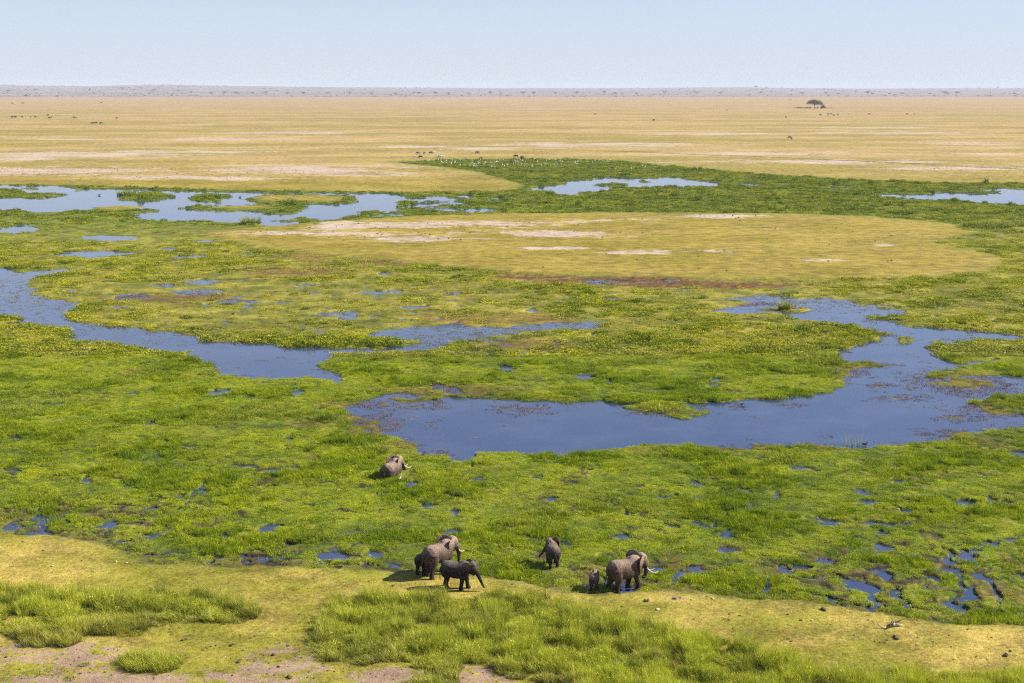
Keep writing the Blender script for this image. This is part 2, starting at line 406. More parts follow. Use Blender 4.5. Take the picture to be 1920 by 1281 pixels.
def ground_material():
    m, t, out = new_mat('ground')
    b = N(t, 'ShaderNodeBsdfPrincipled')
    col = attr(t, 'zone', out='Color')
    bare = attr(t, 'bare'); kd = attr(t, 'dry'); wet = attr(t, 'wet')
    f1 = noise(t, 3.0, 6, 0.7)
    f2 = noise(t, 0.35, 6, 0.65)
    f3 = noise(t, 0.035, 5, 0.6)
    v = math_(t, 'ADD', math_(t, 'MULTIPLY', f1, 0.7), math_(t, 'MULTIPLY', f2, 0.7))
    v = math_(t, 'ADD', v, math_(t, 'MULTIPLY', f3, 0.3))
    k = remap(t, v, 0.62, 1.08, 0.45, 1.45)
    c = mixc(t, col, k, 1.0, 'MULTIPLY')
    # bare, salt-bleached soil showing between the grass
    s1 = noise(t, 0.30, 7, 0.72)
    s2 = noise(t, 2.2, 5, 0.7)
    s0 = noise(t, 0.05, 9, 0.75, sx=0.6, sy=1.0)
    nb = attr(t, 'nearby')
    th = math_(t, 'ADD', math_(t, 'MULTIPLY', bare, 0.52), math_(t, 'MULTIPLY', remap(t, s1, 0.3, 0.7), 0.30))
    th = math_(t, 'ADD', th, math_(t, 'MULTIPLY', remap(t, s2, 0.3, 0.7), 0.14))
    th = math_(t, 'ADD', th, math_(t, 'MULTIPLY', remap(t, s0, 0.32, 0.68), 0.48))
    th = math_(t, 'ADD', th, math_(t, 'MULTIPLY', nb, 0.06))
    s3 = noise(t, 0.9, 6, 0.75)
    th = math_(t, 'ADD', th, math_(t, 'MULTIPLY', nb, math_(t, 'SUBTRACT', math_(t, 'MULTIPLY', remap(t, s3, 0.3, 0.7), 0.55), 0.32)))
    bm = remap(t, th, 0.74, 0.94)
    bm = math_(t, 'MULTIPLY', bm, remap(t, bare, 0.04, 0.3))
    soil = mixc(t, (0.36, 0.265, 0.175), (0.54, 0.43, 0.335), remap(t, s2, 0.35, 0.65))
    nearsoil = mixc(t, soil, (0.33, 0.225, 0.145), attr(t, 'nearby'))
    nearsoil = mixc(t, nearsoil, k, 0.6, 'MULTIPLY')
    c = mixc(t, c, nearsoil, bm)
    # wet mud at the water line
    c = mixc(t, c, (0.035, 0.026, 0.018), math_(t, 'MULTIPLY', wet, remap(t, f1, 0.35, 0.6, 0.55, 0.95)))
    t.links.new(c, b.inputs['Base Color'])
    b.inputs['Roughness'].default_value = 0.9
    b.inputs['Specular IOR Level'].default_value = 0.15
    bp = N(t, 'ShaderNodeBump')
    bp.inputs['Strength'].default_value = 0.9
    bp.inputs['Distance'].default_value = 0.10
    t.links.new(math_(t, 'ADD', noise(t, 6.0, 5, 0.7), math_(t, 'MULTIPLY', f2, 1.2)), bp.inputs['Height'])
    t.links.new(bp.outputs[0], b.inputs['Normal'])
    t.links.new(b.outputs[0], out.inputs[0])
    return m

def water_material():
    m, t, out = new_mat('water')
    b = N(t, 'ShaderNodeBsdfPrincipled')
    f = noise(t, 0.12, 5, 0.6)
    c = mixc(t, (0.026, 0.042, 0.098), (0.040, 0.058, 0.116), remap(t, f, 0.4, 0.65))
    t.links.new(c, b.inputs['Base Color'])
    b.inputs['Roughness'].default_value = 0.06
    b.inputs['IOR'].default_value = 1.45
    bp = N(t, 'ShaderNodeBump')
    bp.inputs['Strength'].default_value = 0.10
    bp.inputs['Distance'].default_value = 0.02
    t.links.new(math_(t, 'ADD', noise(t, 3.0, 3, 0.6), math_(t, 'MULTIPLY', noise(t, 0.25, 3, 0.5), 0.6)), bp.inputs['Height'])
    t.links.new(bp.outputs[0], b.inputs['Normal'])
    t.links.new(b.outputs[0], out.inputs[0])
    return m

def leaf_material(name, c_lo, c_hi, c_tip, trans=0.3, tip=0.5, obj_var=False, thatch=0.0):
    """c_lo..c_hi picked by the instance's own tint, c_tip drawn in towards the blade tips"""
    m, t, out = new_mat(name)
    tint = attr(t, 'tint', 'INSTANCER') if not obj_var else attr(t, 'tint')
    dryt = attr(t, 'straw', 'INSTANCER') if not obj_var else attr(t, 'straw')
    vr = attr(t, 'vary')
    hh = attr(t, 'along')
    c = mixc(t, c_lo, c_hi, math_(t, 'ADD', tint, math_(t, 'MULTIPLY', math_(t, 'SUBTRACT', vr, 0.5), 0.5), clamp=True))
    c = mixc(t, c, c_tip, math_(t, 'MULTIPLY', remap(t, hh, 0.3, 1.0), tip))
    c = mixc(t, c, (0.40, 0.31, 0.13), math_(t, 'MULTIPLY', dryt, remap(t, vr, 0.2, 0.8)))
    if thatch:      # dead brown leaf bases, also painted dark as shade low in a tussock
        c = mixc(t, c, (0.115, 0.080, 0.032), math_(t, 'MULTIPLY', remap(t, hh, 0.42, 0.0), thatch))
    k = math_(t, 'ADD', math_(t, 'MULTIPLY', vr, 0.6), 0.68)
    c = mixc(t, c, k, 1.0, 'MULTIPLY')
    d = N(t, 'ShaderNodeBsdfPrincipled')
    d.inputs['Roughness'].default_value = 0.6
    d.inputs['Specular IOR Level'].default_value = 0.08
    t.links.new(c, d.inputs['Base Color'])
    tr = N(t, 'ShaderNodeBsdfTranslucent')
    t.links.new(mixc(t, c, (1.1, 1.25, 0.55), 1.0, 'MULTIPLY'), tr.inputs[0])
    mx = N(t, 'ShaderNodeMixShader')
    mx.inputs[0].default_value = trans
    t.links.new(d.outputs[0], mx.inputs[1]); t.links.new(tr.outputs[0], mx.inputs[2])
    t.links.new(mx.outputs[0], out.inputs[0])
    return m

def plain_material(name, c1, c2, scale=4.0, rough=0.85, bump=0.3, dist=0.03, spec=0.2):
    m, t, out = new_mat(name)
    b = N(t, 'ShaderNodeBsdfPrincipled')
    tc = N(t, 'ShaderNodeTexCoord')
    f = noise(t, scale, 6, 0.65, vec=tc.outputs['Object'])
    t.links.new(mixc(t, c1, c2, remap(t, f, 0.35, 0.65)), b.inputs['Base Color'])
    b.inputs['Roughness'].default_value = rough
    b.inputs['Specular IOR Level'].default_value = spec
    if bump:
        bp = N(t, 'ShaderNodeBump')
        bp.inputs['Strength'].default_value = bump
        bp.inputs['Distance'].default_value = dist
        t.links.new(noise(t, scale * 4, 5, 0.7, vec=tc.outputs['Object']), bp.inputs['Height'])
        t.links.new(bp.outputs[0], b.inputs['Normal'])
    t.links.new(b.outputs[0], out.inputs[0])
    return m

def skin_material(name, base, dust, wetc, wetz):
    """elephant hide: dusted on the back, darker and wet towards the feet"""
    m, t, out = new_mat(name)
    b = N(t, 'ShaderNodeBsdfPrincipled')
    tc = N(t, 'ShaderNodeTexCoord')
    obj = tc.outputs['Object']
    sp = N(t, 'ShaderNodeSeparateXYZ'); t.links.new(obj, sp.inputs[0])
    n1 = noise(t, 1.7, 6, 0.7, vec=obj); n2 = noise(t, 9.0, 5, 0.7, vec=obj)
    z = math_(t, 'ADD', sp.outputs[2], math_(t, 'MULTIPLY', math_(t, 'SUBTRACT', n1, 0.5), 0.9))
    c = mixc(t, base, dust, remap(t, z, 1.9, 3.1))
    c = mixc(t, c, dust, remap(t, n1, 0.52, 0.72, 0, 0.35))
    c = mixc(t, wetc, c, remap(t, z, wetz - 0.35, wetz + 0.35))
    c = mixc(t, c, remap(t, n2, 0.3, 0.7, 0.62, 1.25), 1.0, 'MULTIPLY')
    t.links.new(c, b.inputs['Base Color'])
    b.inputs['Roughness'].default_value = 0.78
    b.inputs['Specular IOR Level'].default_value = 0.25
    v = N(t, 'ShaderNodeTexVoronoi', feature='DISTANCE_TO_EDGE')
    v.inputs['Scale'].default_value = 9.0
    t.links.new(obj, v.inputs['Vector'])
    bp = N(t, 'ShaderNodeBump')
    bp.inputs['Strength'].default_value = 0.9
    bp.inputs['Distance'].default_value = 0.05
    t.links.new(math_(t, 'ADD', math_(t, 'MULTIPLY', v.outputs[0], 1.5), n2), bp.inputs['Height'])
    t.links.new(bp.outputs[0], b.inputs['Normal'])
    t.links.new(b.outputs[0], out.inputs[0])
    return m

M_ground = ground_material()
M_water = water_material()
M_swamp = leaf_material('swamp_leaf', (0.100, 0.175, 0.002), (0.46, 0.50, 0.006), (0.52, 0.55, 0.012), 0.24, 0.4)
M_mid = leaf_material('marsh_leaf', (0.100, 0.155, 0.004), (0.44, 0.42, 0.012), (0.46, 0.44, 0.018), 0.22, 0.3)
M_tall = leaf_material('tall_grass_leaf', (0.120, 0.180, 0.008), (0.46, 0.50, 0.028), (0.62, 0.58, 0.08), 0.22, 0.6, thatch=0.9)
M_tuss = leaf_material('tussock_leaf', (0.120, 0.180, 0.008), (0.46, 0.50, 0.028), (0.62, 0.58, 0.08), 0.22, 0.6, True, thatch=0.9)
M_short = leaf_material('short_grass_leaf', (0.30, 0.265, 0.020), (0.50, 0.40, 0.06), (0.56, 0.43, 0.08), 0.3, 0.3)
M_weed = leaf_material('weed_leaf', (0.17, 0.055, 0.020), (0.24, 0.25, 0.04), (0.25, 0.20, 0.05), 0.2, 0.2)
M_bush = leaf_material('bush_leaf', (0.05, 0.065, 0.03), (0.12, 0.13, 0.07), (0.12, 0.14, 0.06), 0.2, 0.3)
M_crown = leaf_material('crown_leaf', (0.035, 0.055, 0.016), (0.075, 0.100, 0.030), (0.09, 0.12, 0.03), 0.2, 0.3, True)
M_bark = plain_material('bark', (0.10, 0.075, 0.05), (0.17, 0.13, 0.09))
M_skin = skin_material('elephant_hide', (0.085, 0.055, 0.040), (0.37, 0.255, 0.180), (0.035, 0.025, 0.020), 0.95)
M_skin_dark = skin_material('wet_elephant_hide', (0.030, 0.023, 0.021), (0.17, 0.135, 0.115), (0.014, 0.010, 0.009), 1.9)  # wet hide, with shade also painted into its colour
M_skin_shaded = skin_material('muddy_elephant_hide', (0.055, 0.037, 0.028), (0.25, 0.175, 0.128), (0.026, 0.018, 0.014), 1.1)  # darker copy of the hide, shade painted into the colour
M_ivory = plain_material('ivory', (0.42, 0.36, 0.26), (0.62, 0.56, 0.44), 2, 0.4, 0, spec=0.5)
M_hair = plain_material('tail_hair', (0.02, 0.016, 0.013), (0.04, 0.03, 0.025))
M_dung = plain_material('dung', (0.060, 0.040, 0.024), (0.20, 0.14, 0.085), 7, 0.95, 0.8, 0.03)
M_stone = plain_material('pale_stone', (0.42, 0.36, 0.29), (0.62, 0.55, 0.46), 6, 0.9, 0.5)
M_bone = plain_material('bone', (0.26, 0.21, 0.16), (0.52, 0.45, 0.36), 8, 0.7, 0.3)
M_horn = plain_material('horn', (0.05, 0.04, 0.03), (0.10, 0.08, 0.06), 8, 0.6, 0.3)
M_white = plain_material('white_feather', (0.72, 0.72, 0.70), (0.82, 0.82, 0.80), 8, 0.8, 0)
M_beak = plain_material('beak', (0.55, 0.38, 0.08), (0.6, 0.42, 0.1), 8, 0.5, 0)
M_dark = plain_material('dark_feather', (0.03, 0.025, 0.02), (0.06, 0.05, 0.04), 8, 0.8, 0)
M_gnu = plain_material('gnu_coat', (0.045, 0.036, 0.030), (0.085, 0.070, 0.058), 3, 0.8, 0)
M_straw = plain_material('straw', (0.38, 0.31, 0.17), (0.55, 0.46, 0.28), 3, 0.9, 0)
M_wall = plain_material('mud_wall', (0.42, 0.36, 0.28), (0.60, 0.54, 0.45), 0.8, 0.9, 0.2)
M_thatch = plain_material('thatch', (0.20, 0.16, 0.11), (0.30, 0.25, 0.18), 2, 0.95, 0.4)
M_track = plain_material('track_dust', (0.40, 0.31, 0.23), (0.56, 0.46, 0.37), 0.4, 0.95, 0.2)
M_rut = plain_material('track_rut', (0.17, 0.13, 0.09), (0.30, 0.235, 0.17), 0.3, 0.95, 0.2)

def zebra_material():
    m, t, out = new_mat('zebra_coat')
    b = N(t, 'ShaderNodeBsdfPrincipled')
    tc = N(t, 'ShaderNodeTexCoord')
    wv = N(t, 'ShaderNodeTexWave', wave_type='BANDS', bands_direction='X')
    wv.inputs['Scale'].default_value = 2.4
    wv.inputs['Distortion'].default_value = 2.5
    t.links.new(tc.outputs['Object'], wv.inputs['Vector'])
    t.links.new(mixc(t, (0.03, 0.03, 0.03), (0.78, 0.75, 0.70), remap(t, wv.outputs['Fac'], 0.2, 0.45)), b.inputs['Base Color'])
    b.inputs['Roughness'].default_value = 0.8
    t.links.new(b.outputs[0], out.inputs[0])
    return m
M_zebra = zebra_material()

# ------------------------------------------------------------------ ground
def pal(*c): return np.array(c)
def zone_colour(x, y, d):
    """the colour the ground itself has (grass, mud, soil), with far haze painted in"""
    u, v = project(x, y)
    n1, n2, n3 = d['n1'], d['n2'], d['n3']
    big = fbm(x, y, 60.0, 3, 71)
    def mix(a, b, k): return a + (b - a) * k[..., None]
    one = np.ones(x.shape)
    green = mix(pal(0.105, 0.150, 0.013) * one[..., None], pal(0.21, 0.225, 0.020), ss(-0.4, 0.5, n1 + 0.5 * n2))
    olive = mix(pal(0.165, 0.165, 0.020) * one[..., None], pal(0.31, 0.265, 0.036), ss(-0.4, 0.5, n1 + 0.4 * n3))
    band = mix(pal(0.085, 0.125, 0.020) * one[..., None], pal(0.165, 0.200, 0.028), ss(-0.4, 0.5, n1))
    kol = ss(165, 205, y + 10 * n3) * ss(400, 300, y)
    c = mix(green, olive, kol)
    kb = ss(330, 390, y - 60 * ss(900, 1700, u) + 20 * n3)
    left = ss(700, 350, u) * ss(480, 420, y)
    c = mix(c, band, kb * (1 - 0.7 * left))
    redc = mix(pal(0.125, 0.048, 0.016) * one[..., None], pal(0.20, 0.115, 0.030), ss(-0.3, 0.4, n2))
    c = mix(c, redc, ss(0.25, 0.7, d['red'] + 0.30 * n2 + 0.25 * fbm(x, y, 0.9, 2, 211)) * np.where(y > 250, 0.62 + 0.38 * (x > -6), 0.55))
    mud = mix(pal(0.070, 0.050, 0.028) * one[..., None], pal(0.15, 0.13, 0.035), ss(-0.3, 0.4, n2))
    c = mix(c, mud, ss(2.8, 0.2, d['dry'] + 1.2 * n1) * (y < 150) * 0.8)
    c = mix(c, mud, ss(0.25, 0.7, d['muddy']) * ss(0.0, 0.35, fbm(x, y, 2.2, 3, 207)) * 0.85)
    c = mix(c, mud * 0.7, ss(0.1, 0.6, d['gap']) * 0.9)
    # dry grass
    drn = mix(pal(0.27, 0.250, 0.024) * one[..., None], pal(0.50, 0.37, 0.085), ss(-0.45, 0.45, 0.7 * n3 + 0.6 * n1 + 0.3 * n2))
    drm = mix(pal(0.28, 0.215, 0.022) * one[..., None], pal(0.36, 0.265, 0.045), ss(-0.4, 0.5, n3 + 0.3 * big))
    lx = fbm(x / 3.0, y, 90.0, 3, 81)
    drf = mix(pal(0.33, 0.250, 0.050) * one[..., None], pal(0.47, 0.325, 0.120), ss(-0.35, 0.4, lx + 0.3 * big))
    haze_pink = ss(900, 3500, y)  # plain paled with distance, haze painted into its colour
    drf = mix(drf, pal(0.44, 0.285, 0.14), haze_pink * 0.8)
    dr = mix(drn, drm, ss(180, 250, y))
    dr = mix(dr, drf, ss(520, 640, y))
    ed = ss(-7.0 * y / 300.0, 0.0, d['dry']) * 0.75
    dr = mix(dr, mix(green, olive, ss(150, 260, y)) * 1.15, ed * 0.6)
    c = mix(c, dr, d['kd'])
    return c * 0.86

def build_ground():
    us = np.concatenate([[-9000, -5200, -3000, -1800, -1100, -700, -460], np.arange(-330, 2251, 2.7), [2380, 2620, 3000, 3700, 4900, 7100, 10900]])
    tx = (us - 960.0) / F
    vs = np.arange(1440, 300, -1.75)
    ys = [vrow(v) for v in vs] + [vrow(v) for v in np.arange(300, 172, -0.8)]
    ys = np.array([4.0, 15, 30, 45, 55, 62] + ys)
    ys = ys[(ys < 6400)]
    ys = np.concatenate([ys, [6400.0]])
    # columns spread from the viewpoint; x scales with slant depth so that spacing stays even
    depth = ys * math.cos(PITCH) + H * math.sin(PITCH)
    X = tx[None, :] * depth[:, None]
    Y = np.repeat(ys[:, None], len(us), 1)
    d = fields(X.ravel(), Y.ravel())
    x, y = X.ravel(), Y.ravel()
    z = d['z'] - 0.0
    z = np.where(y > 900, np.maximum(z, 0.2), z)
    col = zone_colour(x, y, d)
    nr, nc = X.shape
    i = np.arange(nr * nc).reshape(nr, nc)
    Fc = np.stack([i[:-1, :-1], i[:-1, 1:], i[1:, 1:], i[1:, :-1]], -1).reshape(-1, 4)
    wet = np.clip(ss(0.14, -0.02, z), 0, 1) * (1 - d['kd']) * (1 - 0.85 * ss(0.3, 0.7, d['red'])) * ss(230, 150, y)
    me = mesh_np('ground', np.stack([x, y, z], 1), Fc, M_ground, True, {
        'zone': ('FLOAT_COLOR', np.concatenate([col, np.ones((len(x), 1))], 1)),
        'bare': ('FLOAT', d['bare'] * np.clip(d['kd'] * 1.3 - 0.3, 0, 1)), 'dry': ('FLOAT', d['kd']), 'wet': ('FLOAT', wet),
        'nearby': ('FLOAT', ss(200, 130, y))})
    o = link(bpy.data.objects.new('ground', me))
    tag(o, 'flat grassland and marsh ground reaching to the hills', kind='structure')
    return o
build_ground()

# water sheet at z = 0: it shows wherever the ground dips below
def build_water():
    us = np.linspace(-2200, 4100, 40); ys = np.array([60, 90, 120, 160, 220, 300, 400, 520, 640, 760.0])
    X = ((us - 960) / F)[None, :] * ys[:, None]; Y = np.repeat(ys[:, None], len(us), 1)
    nr, nc = X.shape
    i = np.arange(nr * nc).reshape(nr, nc)
    Fc = np.stack([i[:-1, :-1], i[:-1, 1:], i[1:, 1:], i[1:, :-1]], -1).reshape(-1, 4)
    o = link(bpy.data.objects.new('water', mesh_np('water', np.stack([X.ravel(), Y.ravel(), 0 * X.ravel()], 1), Fc, M_water)))
    tag(o, 'still blue swamp water between the green mats', kind='structure')
build_water()

# far hills beyond the plain
def hill_top(u):
    # row of the ridge line in the photo for a column u
    return np.interp(u, [-3000, 0, 90, 190, 280, 330, 420, 560, 700, 900, 1150, 1400, 1450, 1600, 1920, 4000],
                     [158, 158.5, 161, 162, 159.5, 159, 161, 163, 164.2, 165.2, 165.5, 163.6, 165.0, 166.3, 165.3, 164])
def build_hills():
    us = np.arange(-1200, 3121, 9.0)
    ys = np.concatenate([[5300, 5450], np.linspace(5600, 13000, 46), [13800, 15500, 18000]])
    X = ((us - 960) / F)[None, :] * ys[:, None]; Y = np.repeat(ys[:, None], len(us), 1)
    zt = H + (V0 - hill_top(us)) / F * 12600.0
    k = np.interp(ys, [5300, 6000, 7000, 9000, 12600, 13800, 15500, 18000], [0, 0.03, 0.18, 0.5, 1.0, 0.95, 0.6, 0.0])
    Z = zt[None, :] * k[:, None] + 2.5 * k[:, None] * fbm(X, Y, 500.0, 4, 91) + 0.8 * k[:, None] * fbm(X, Y, 90.0, 2, 95) - 1.0 * (Y < 5500)
    Z += 0.35
    nr, nc = X.shape
    i = np.arange(nr * nc).reshape(nr, nc)
    Fc = np.stack([i[:-1, :-1], i[:-1, 1:], i[1:, 1:], i[1:, :-1]], -1).reshape(-1, 4)
    m, t, out = new_mat('hill_scrub')
    b = N(t, 'ShaderNodeBsdfPrincipled')
    f = noise(t, 0.006, 7, 0.7, sx=1, sy=0.6)
    f2 = noise(t, 0.03, 5, 0.7)
    c = mixc(t, (0.15, 0.135, 0.115), (0.28, 0.205, 0.165), remap(t, f, 0.42, 0.62))
    c = mixc(t, c, (0.11, 0.12, 0.09), remap(t, f2, 0.50, 0.7, 0, 0.7))
    t.links.new(c, b.inputs['Base Color']); b.inputs['Roughness'].default_value = 0.95
    t.links.new(b.outputs[0], out.inputs[0])
    o = link(bpy.data.objects.new('hills', mesh_np('hills', np.stack([X.ravel(), Y.ravel(), Z.ravel()], 1), Fc, m, True)))
    tag(o, 'low scrub-covered hills along the horizon', kind='structure')
    def height(x, y):
        j = np.interp(x / y * F + 960, us, np.arange(len(us)))
        r = np.interp(y, ys, np.arange(len(ys)))
        j0 = np.clip(j.astype(int), 0, len(us) - 2); r0 = np.clip(r.astype(int), 0, len(ys) - 2)
        fj = j - j0; fr = r - r0
        return (Z[r0, j0] * (1 - fj) + Z[r0, j0 + 1] * fj) * (1 - fr) + (Z[r0 + 1, j0] * (1 - fj) + Z[r0 + 1, j0 + 1] * fj) * fr
    return height
hill_z = build_hills()

# vehicle track across the far plain: two bare wheel lines with a darker middle
def build_track():
    line = [(1000,281),(1100,283),(1200,286),(1300,290.5),(1400,294),(1500,298.5),(1600,303),(1700,308),(1800,313),(1920,319),(2100,326),(2300,333)]
    P = np.array([px(*p) for p in line])
    n = 240
    s = np.linspace(0, len(P) - 1, n)
    cx = np.interp(s, range(len(P)), P[:, 0]); cyy = np.interp(s, range(len(P)), P[:, 1])
    cyy = cyy + 2.5 * pn(cx / 35.0, cx * 0 + 3.3)
    tx_, ty_ = np.gradient(cx), np.gradient(cyy); ln = np.hypot(tx_, ty_); nx, ny = -ty_ / ln, tx_ / ln
    V = []; Fq = []
    for (o1, o2, kz) in ((-2.6, -1.5, 1), (1.5, 2.6, 1)):
        base = len(V)
        for i in range(n):
            w1 = 0.7 * math.sin(i * 0.7) + 0.5 * math.sin(i * 2.3)
            for o_ in (o1 - w1 * 0.5, o2 + w1 * 0.6):
                V.append((cx[i] + nx[i] * o_, cyy[i] + ny[i] * o_, 0))
        for i in range(n - 1):
            a = base + 2 * i
            Fq.append((a, a + 1, a + 3, a + 2))
    V = np.array(V)
    V[:, 2] = fields(V[:, 0], V[:, 1])['z'] + 0.16
    o = link(bpy.data.objects.new('dirt_track', mesh_np('dirt_track', V, Fq, M_rut)))
    tag(o, 'pair of dark wheel ruts crossing the far plain', kind='structure')
build_track()

# ------------------------------------------------------------------ leafy tufts used by the ground cover
def blades(n, rad, h0, h1, wid, lean, curl=0.4, base_z=0.0, spread_out=0.6, seg=2, rg=None, flat=False):
    """n bent blades; returns V, F(tri), vary, along"""
    rg = rg or rng
    a = rg.uniform(0, 2 * np.pi, n); r = rad * np.sqrt(rg.uniform(0, 1, n))
    bx, by = r * np.cos(a), r * np.sin(a)
    h = rg.uniform(h0, h1, n)
    la = a * spread_out + rg.uniform(0, 2 * np.pi, n) * (1 - spread_out)
    ln = lean * rg.uniform(0.3, 1.3, n) * h
    dx, dy = np.cos(la), np.sin(la)
    fa = rg.uniform(0, np.pi, n)
    sx, sy = np.cos(fa), np.sin(fa)
    V = []; A = []
    ts = np.linspace(0, 1, seg + 1)
    for t in ts:
        off = ln * (t ** (1 + curl * 2))
        zz = base_z + h * (t - 0.25 * t * t * min(1, lean))
        wv = wid * (1 - t) ** 0.6 * (0.6 + 0.4 * (t < 0.01)) if t < 1 else 0
        c = np.stack([bx + dx * off, by + dy * off, zz], 1)
        if t < 1:
            V.append(c + np.stack([sx * wv, sy * wv, 0 * sx], 1)); A.append(np.full(n, t))
            V.append(c - np.stack([sx * wv, sy * wv, 0 * sx], 1)); A.append(np.full(n, t))
        else:
            V.append(c); A.append(np.full(n, t))
    V = np.concatenate(V); A = np.concatenate(A)
    i = np.arange(n); Fs = []
    for s in range(seg):
        l, r_ = 2 * s * n + i, (2 * s + 1) * n + i
        if s < seg - 1:
            l2, r2 = (2 * s + 2) * n + i, (2 * s + 3) * n + i
            Fs += [np.stack([l, r_, r2], 1), np.stack([l, r2, l2], 1)]
        else:
            Fs.append(np.stack([l, r_, 2 * seg * n + i], 1))
    vary = np.tile(rg.uniform(0, 1, n), 2 * seg + 1)
    return V, np.concatenate(Fs), vary, A

def leaves(n, rad, h, size, rg=None, dome=True, tilt=0.7):
    """n small folded leaves filling a low dome"""
    rg = rg or rng
    a = rg.uniform(0, 2 * np.pi, n); r = np.sqrt(rg.uniform(0, 1, n))
    z = h * rg.uniform(0.25, 1, n) * (np.sqrt(np.clip(1 - r * r, 0, 1)) if dome else 1)
    c = np.stack([rad * r * np.cos(a), rad * r * np.sin(a), z], 1)
    def rv(k):
        q = rg.normal(size=(n, 3)); q[:, 2] *= k; return q / np.linalg.norm(q, axis=1)[:, None]
    e1 = rv(0.5) * size * rg.uniform(0.6, 1.3, n)[:, None]
    e2 = rv(tilt) * size * 0.55
    V = np.concatenate([c - e1, c + e2, c + e1, c - e2])
    i = np.arange(n)
    Fs = np.concatenate([np.stack([i, n + i, 2 * n + i], 1), np.stack([i, 2 * n + i, 3 * n + i], 1)])
    return V, Fs, np.tile(rg.uniform(0, 1, n), 4), np.tile(z / max(h, 1e-3), 4)

def join(*parts):
    Vs, Fs, vs, as_ = [], [], [], []; k = 0
    for V, Fc, va, al in parts:
        Vs.append(V); Fs.append(Fc + k); vs.append(va); as_.append(al); k += len(V)
    return np.concatenate(Vs), np.concatenate(Fs), np.concatenate(vs), np.concatenate(as_)

def variants(name, mat, makers):
    col = bpy.data.collections.new(name)
    for k, f in enumerate(makers):
        V, Fc, va, al = f()
        me = mesh_np(name, V, Fc, mat, False, {'vary': ('FLOAT', va), 'along': ('FLOAT', al)})
        col.objects.link(bpy.data.objects.new('%s_%02d' % (name, k), me))
    return col

def gn_group(name, col):
    g = bpy.data.node_groups.new(name, 'GeometryNodeTree')
    g.interface.new_socket(name='Geometry', in_out='INPUT', socket_type='NodeSocketGeometry')
    g.interface.new_socket(name='Geometry', in_out='OUTPUT', socket_type='NodeSocketGeometry')
    gi = g.nodes.new('NodeGroupInput'); go = g.nodes.new('NodeGroupOutput')
    ci = g.nodes.new('GeometryNodeCollectionInfo')
    ci.inputs['Collection'].default_value = col
    ci.inputs['Separate Children'].default_value = True
    ci.inputs['Reset Children'].default_value = True
    ip = g.nodes.new('GeometryNodeInstanceOnPoints')
    ip.inputs['Pick Instance'].default_value = True
    def na(nm, dt):
        n = g.nodes.new('GeometryNodeInputNamedAttribute'); n.data_type = dt
        n.inputs[0].default_value = nm
        return n.outputs[0]
    g.links.new(gi.outputs[0], ip.inputs['Points'])
    g.links.new(ci.outputs[0], ip.inputs['Instance'])
    g.links.new(na('pick', 'INT'), ip.inputs['Instance Index'])
    g.links.new(na('turn', 'FLOAT_VECTOR'), ip.inputs['Rotation'])
    g.links.new(na('size', 'FLOAT_VECTOR'), ip.inputs['Scale'])
    g.links.new(ip.outputs[0], go.inputs[0])
    return g

def scatter(name, col, P, sxy, sz, tint, straw, label, pick=None, tilt=0.12, cat=None):
    n = len(P); nv = len(col.objects)
    if pick is None: pick = rng.integers(0, nv, n)
    turn = np.stack([rng.normal(0, tilt, n), rng.normal(0, tilt, n), rng.uniform(0, 6.283, n)], 1)
    size = np.stack([sxy, sxy, sz], 1)
    me = mesh_np(name, P, np.zeros((0, 3), int), None, False, {
        'pick': ('INT', pick), 'turn': ('FLOAT_VECTOR', turn), 'size': ('FLOAT_VECTOR', size),
        'tint': ('FLOAT', np.clip(tint, 0, 1)), 'straw': ('FLOAT', np.clip(straw, 0, 1))})
    o = link(bpy.data.objects.new(name, me))
    md = o.modifiers.new('scatter', 'NODES'); md.node_group = gn_group(name, col)
    tag(o, label, kind='stuff')
    return o

def jitter(y0, y1, step, umin=-160, umax=2080):
    """jittered points over the ground between two distances and the two sides of the view"""
    k0, k1 = (umin - 960) / F, (umax - 960) / F
    xs = np.arange(k0 * y1 * 1.03, k1 * y1 * 1.03, step); yy = np.arange(y0, y1, step)
    X, Y = np.meshgrid(xs, yy)
    X = X + rng.uniform(-.5, .5, X.shape) * step; Y = Y + rng.uniform(-.5, .5, X.shape) * step
    X, Y = X.ravel(), Y.ravel()
    s = (X > k0 * (Y + 8)) & (X < k1 * (Y + 8))
    return X[s], Y[s]

sw_col = variants('swamp_tuft', M_swamp, [
    lambda: join(leaves(120, 0.42, 0.20, 0.040), blades(26, 0.36, 0.12, 0.30, 0.016, 0.7)),
    lambda: join(leaves(140, 0.48, 0.15, 0.040), blades(12, 0.36, 0.12, 0.25, 0.016, 0.7)),
    lambda: join(leaves(80, 0.40, 0.22, 0.045), blades(60, 0.34, 0.16, 0.38, 0.016, 0.6)),
    lambda: join(blades(110, 0.38, 0.18, 0.42, 0.015, 0.6), leaves(20, 0.4, 0.1, 0.05)),
])
mid_col = variants('marsh_clump', M_mid, [
    lambda: join(leaves(80, 0.95, 0.30, 0.13), blades(30, 0.8, 0.2, 0.45, 0.04, 0.7)),
    lambda: join(leaves(110, 1.05, 0.22, 0.12), blades(10, 0.8, 0.2, 0.4, 0.04, 0.7)),
    lambda: join(leaves(60, 0.8, 0.40, 0.14), blades(50, 0.7, 0.3, 0.6, 0.04, 0.6)),
])
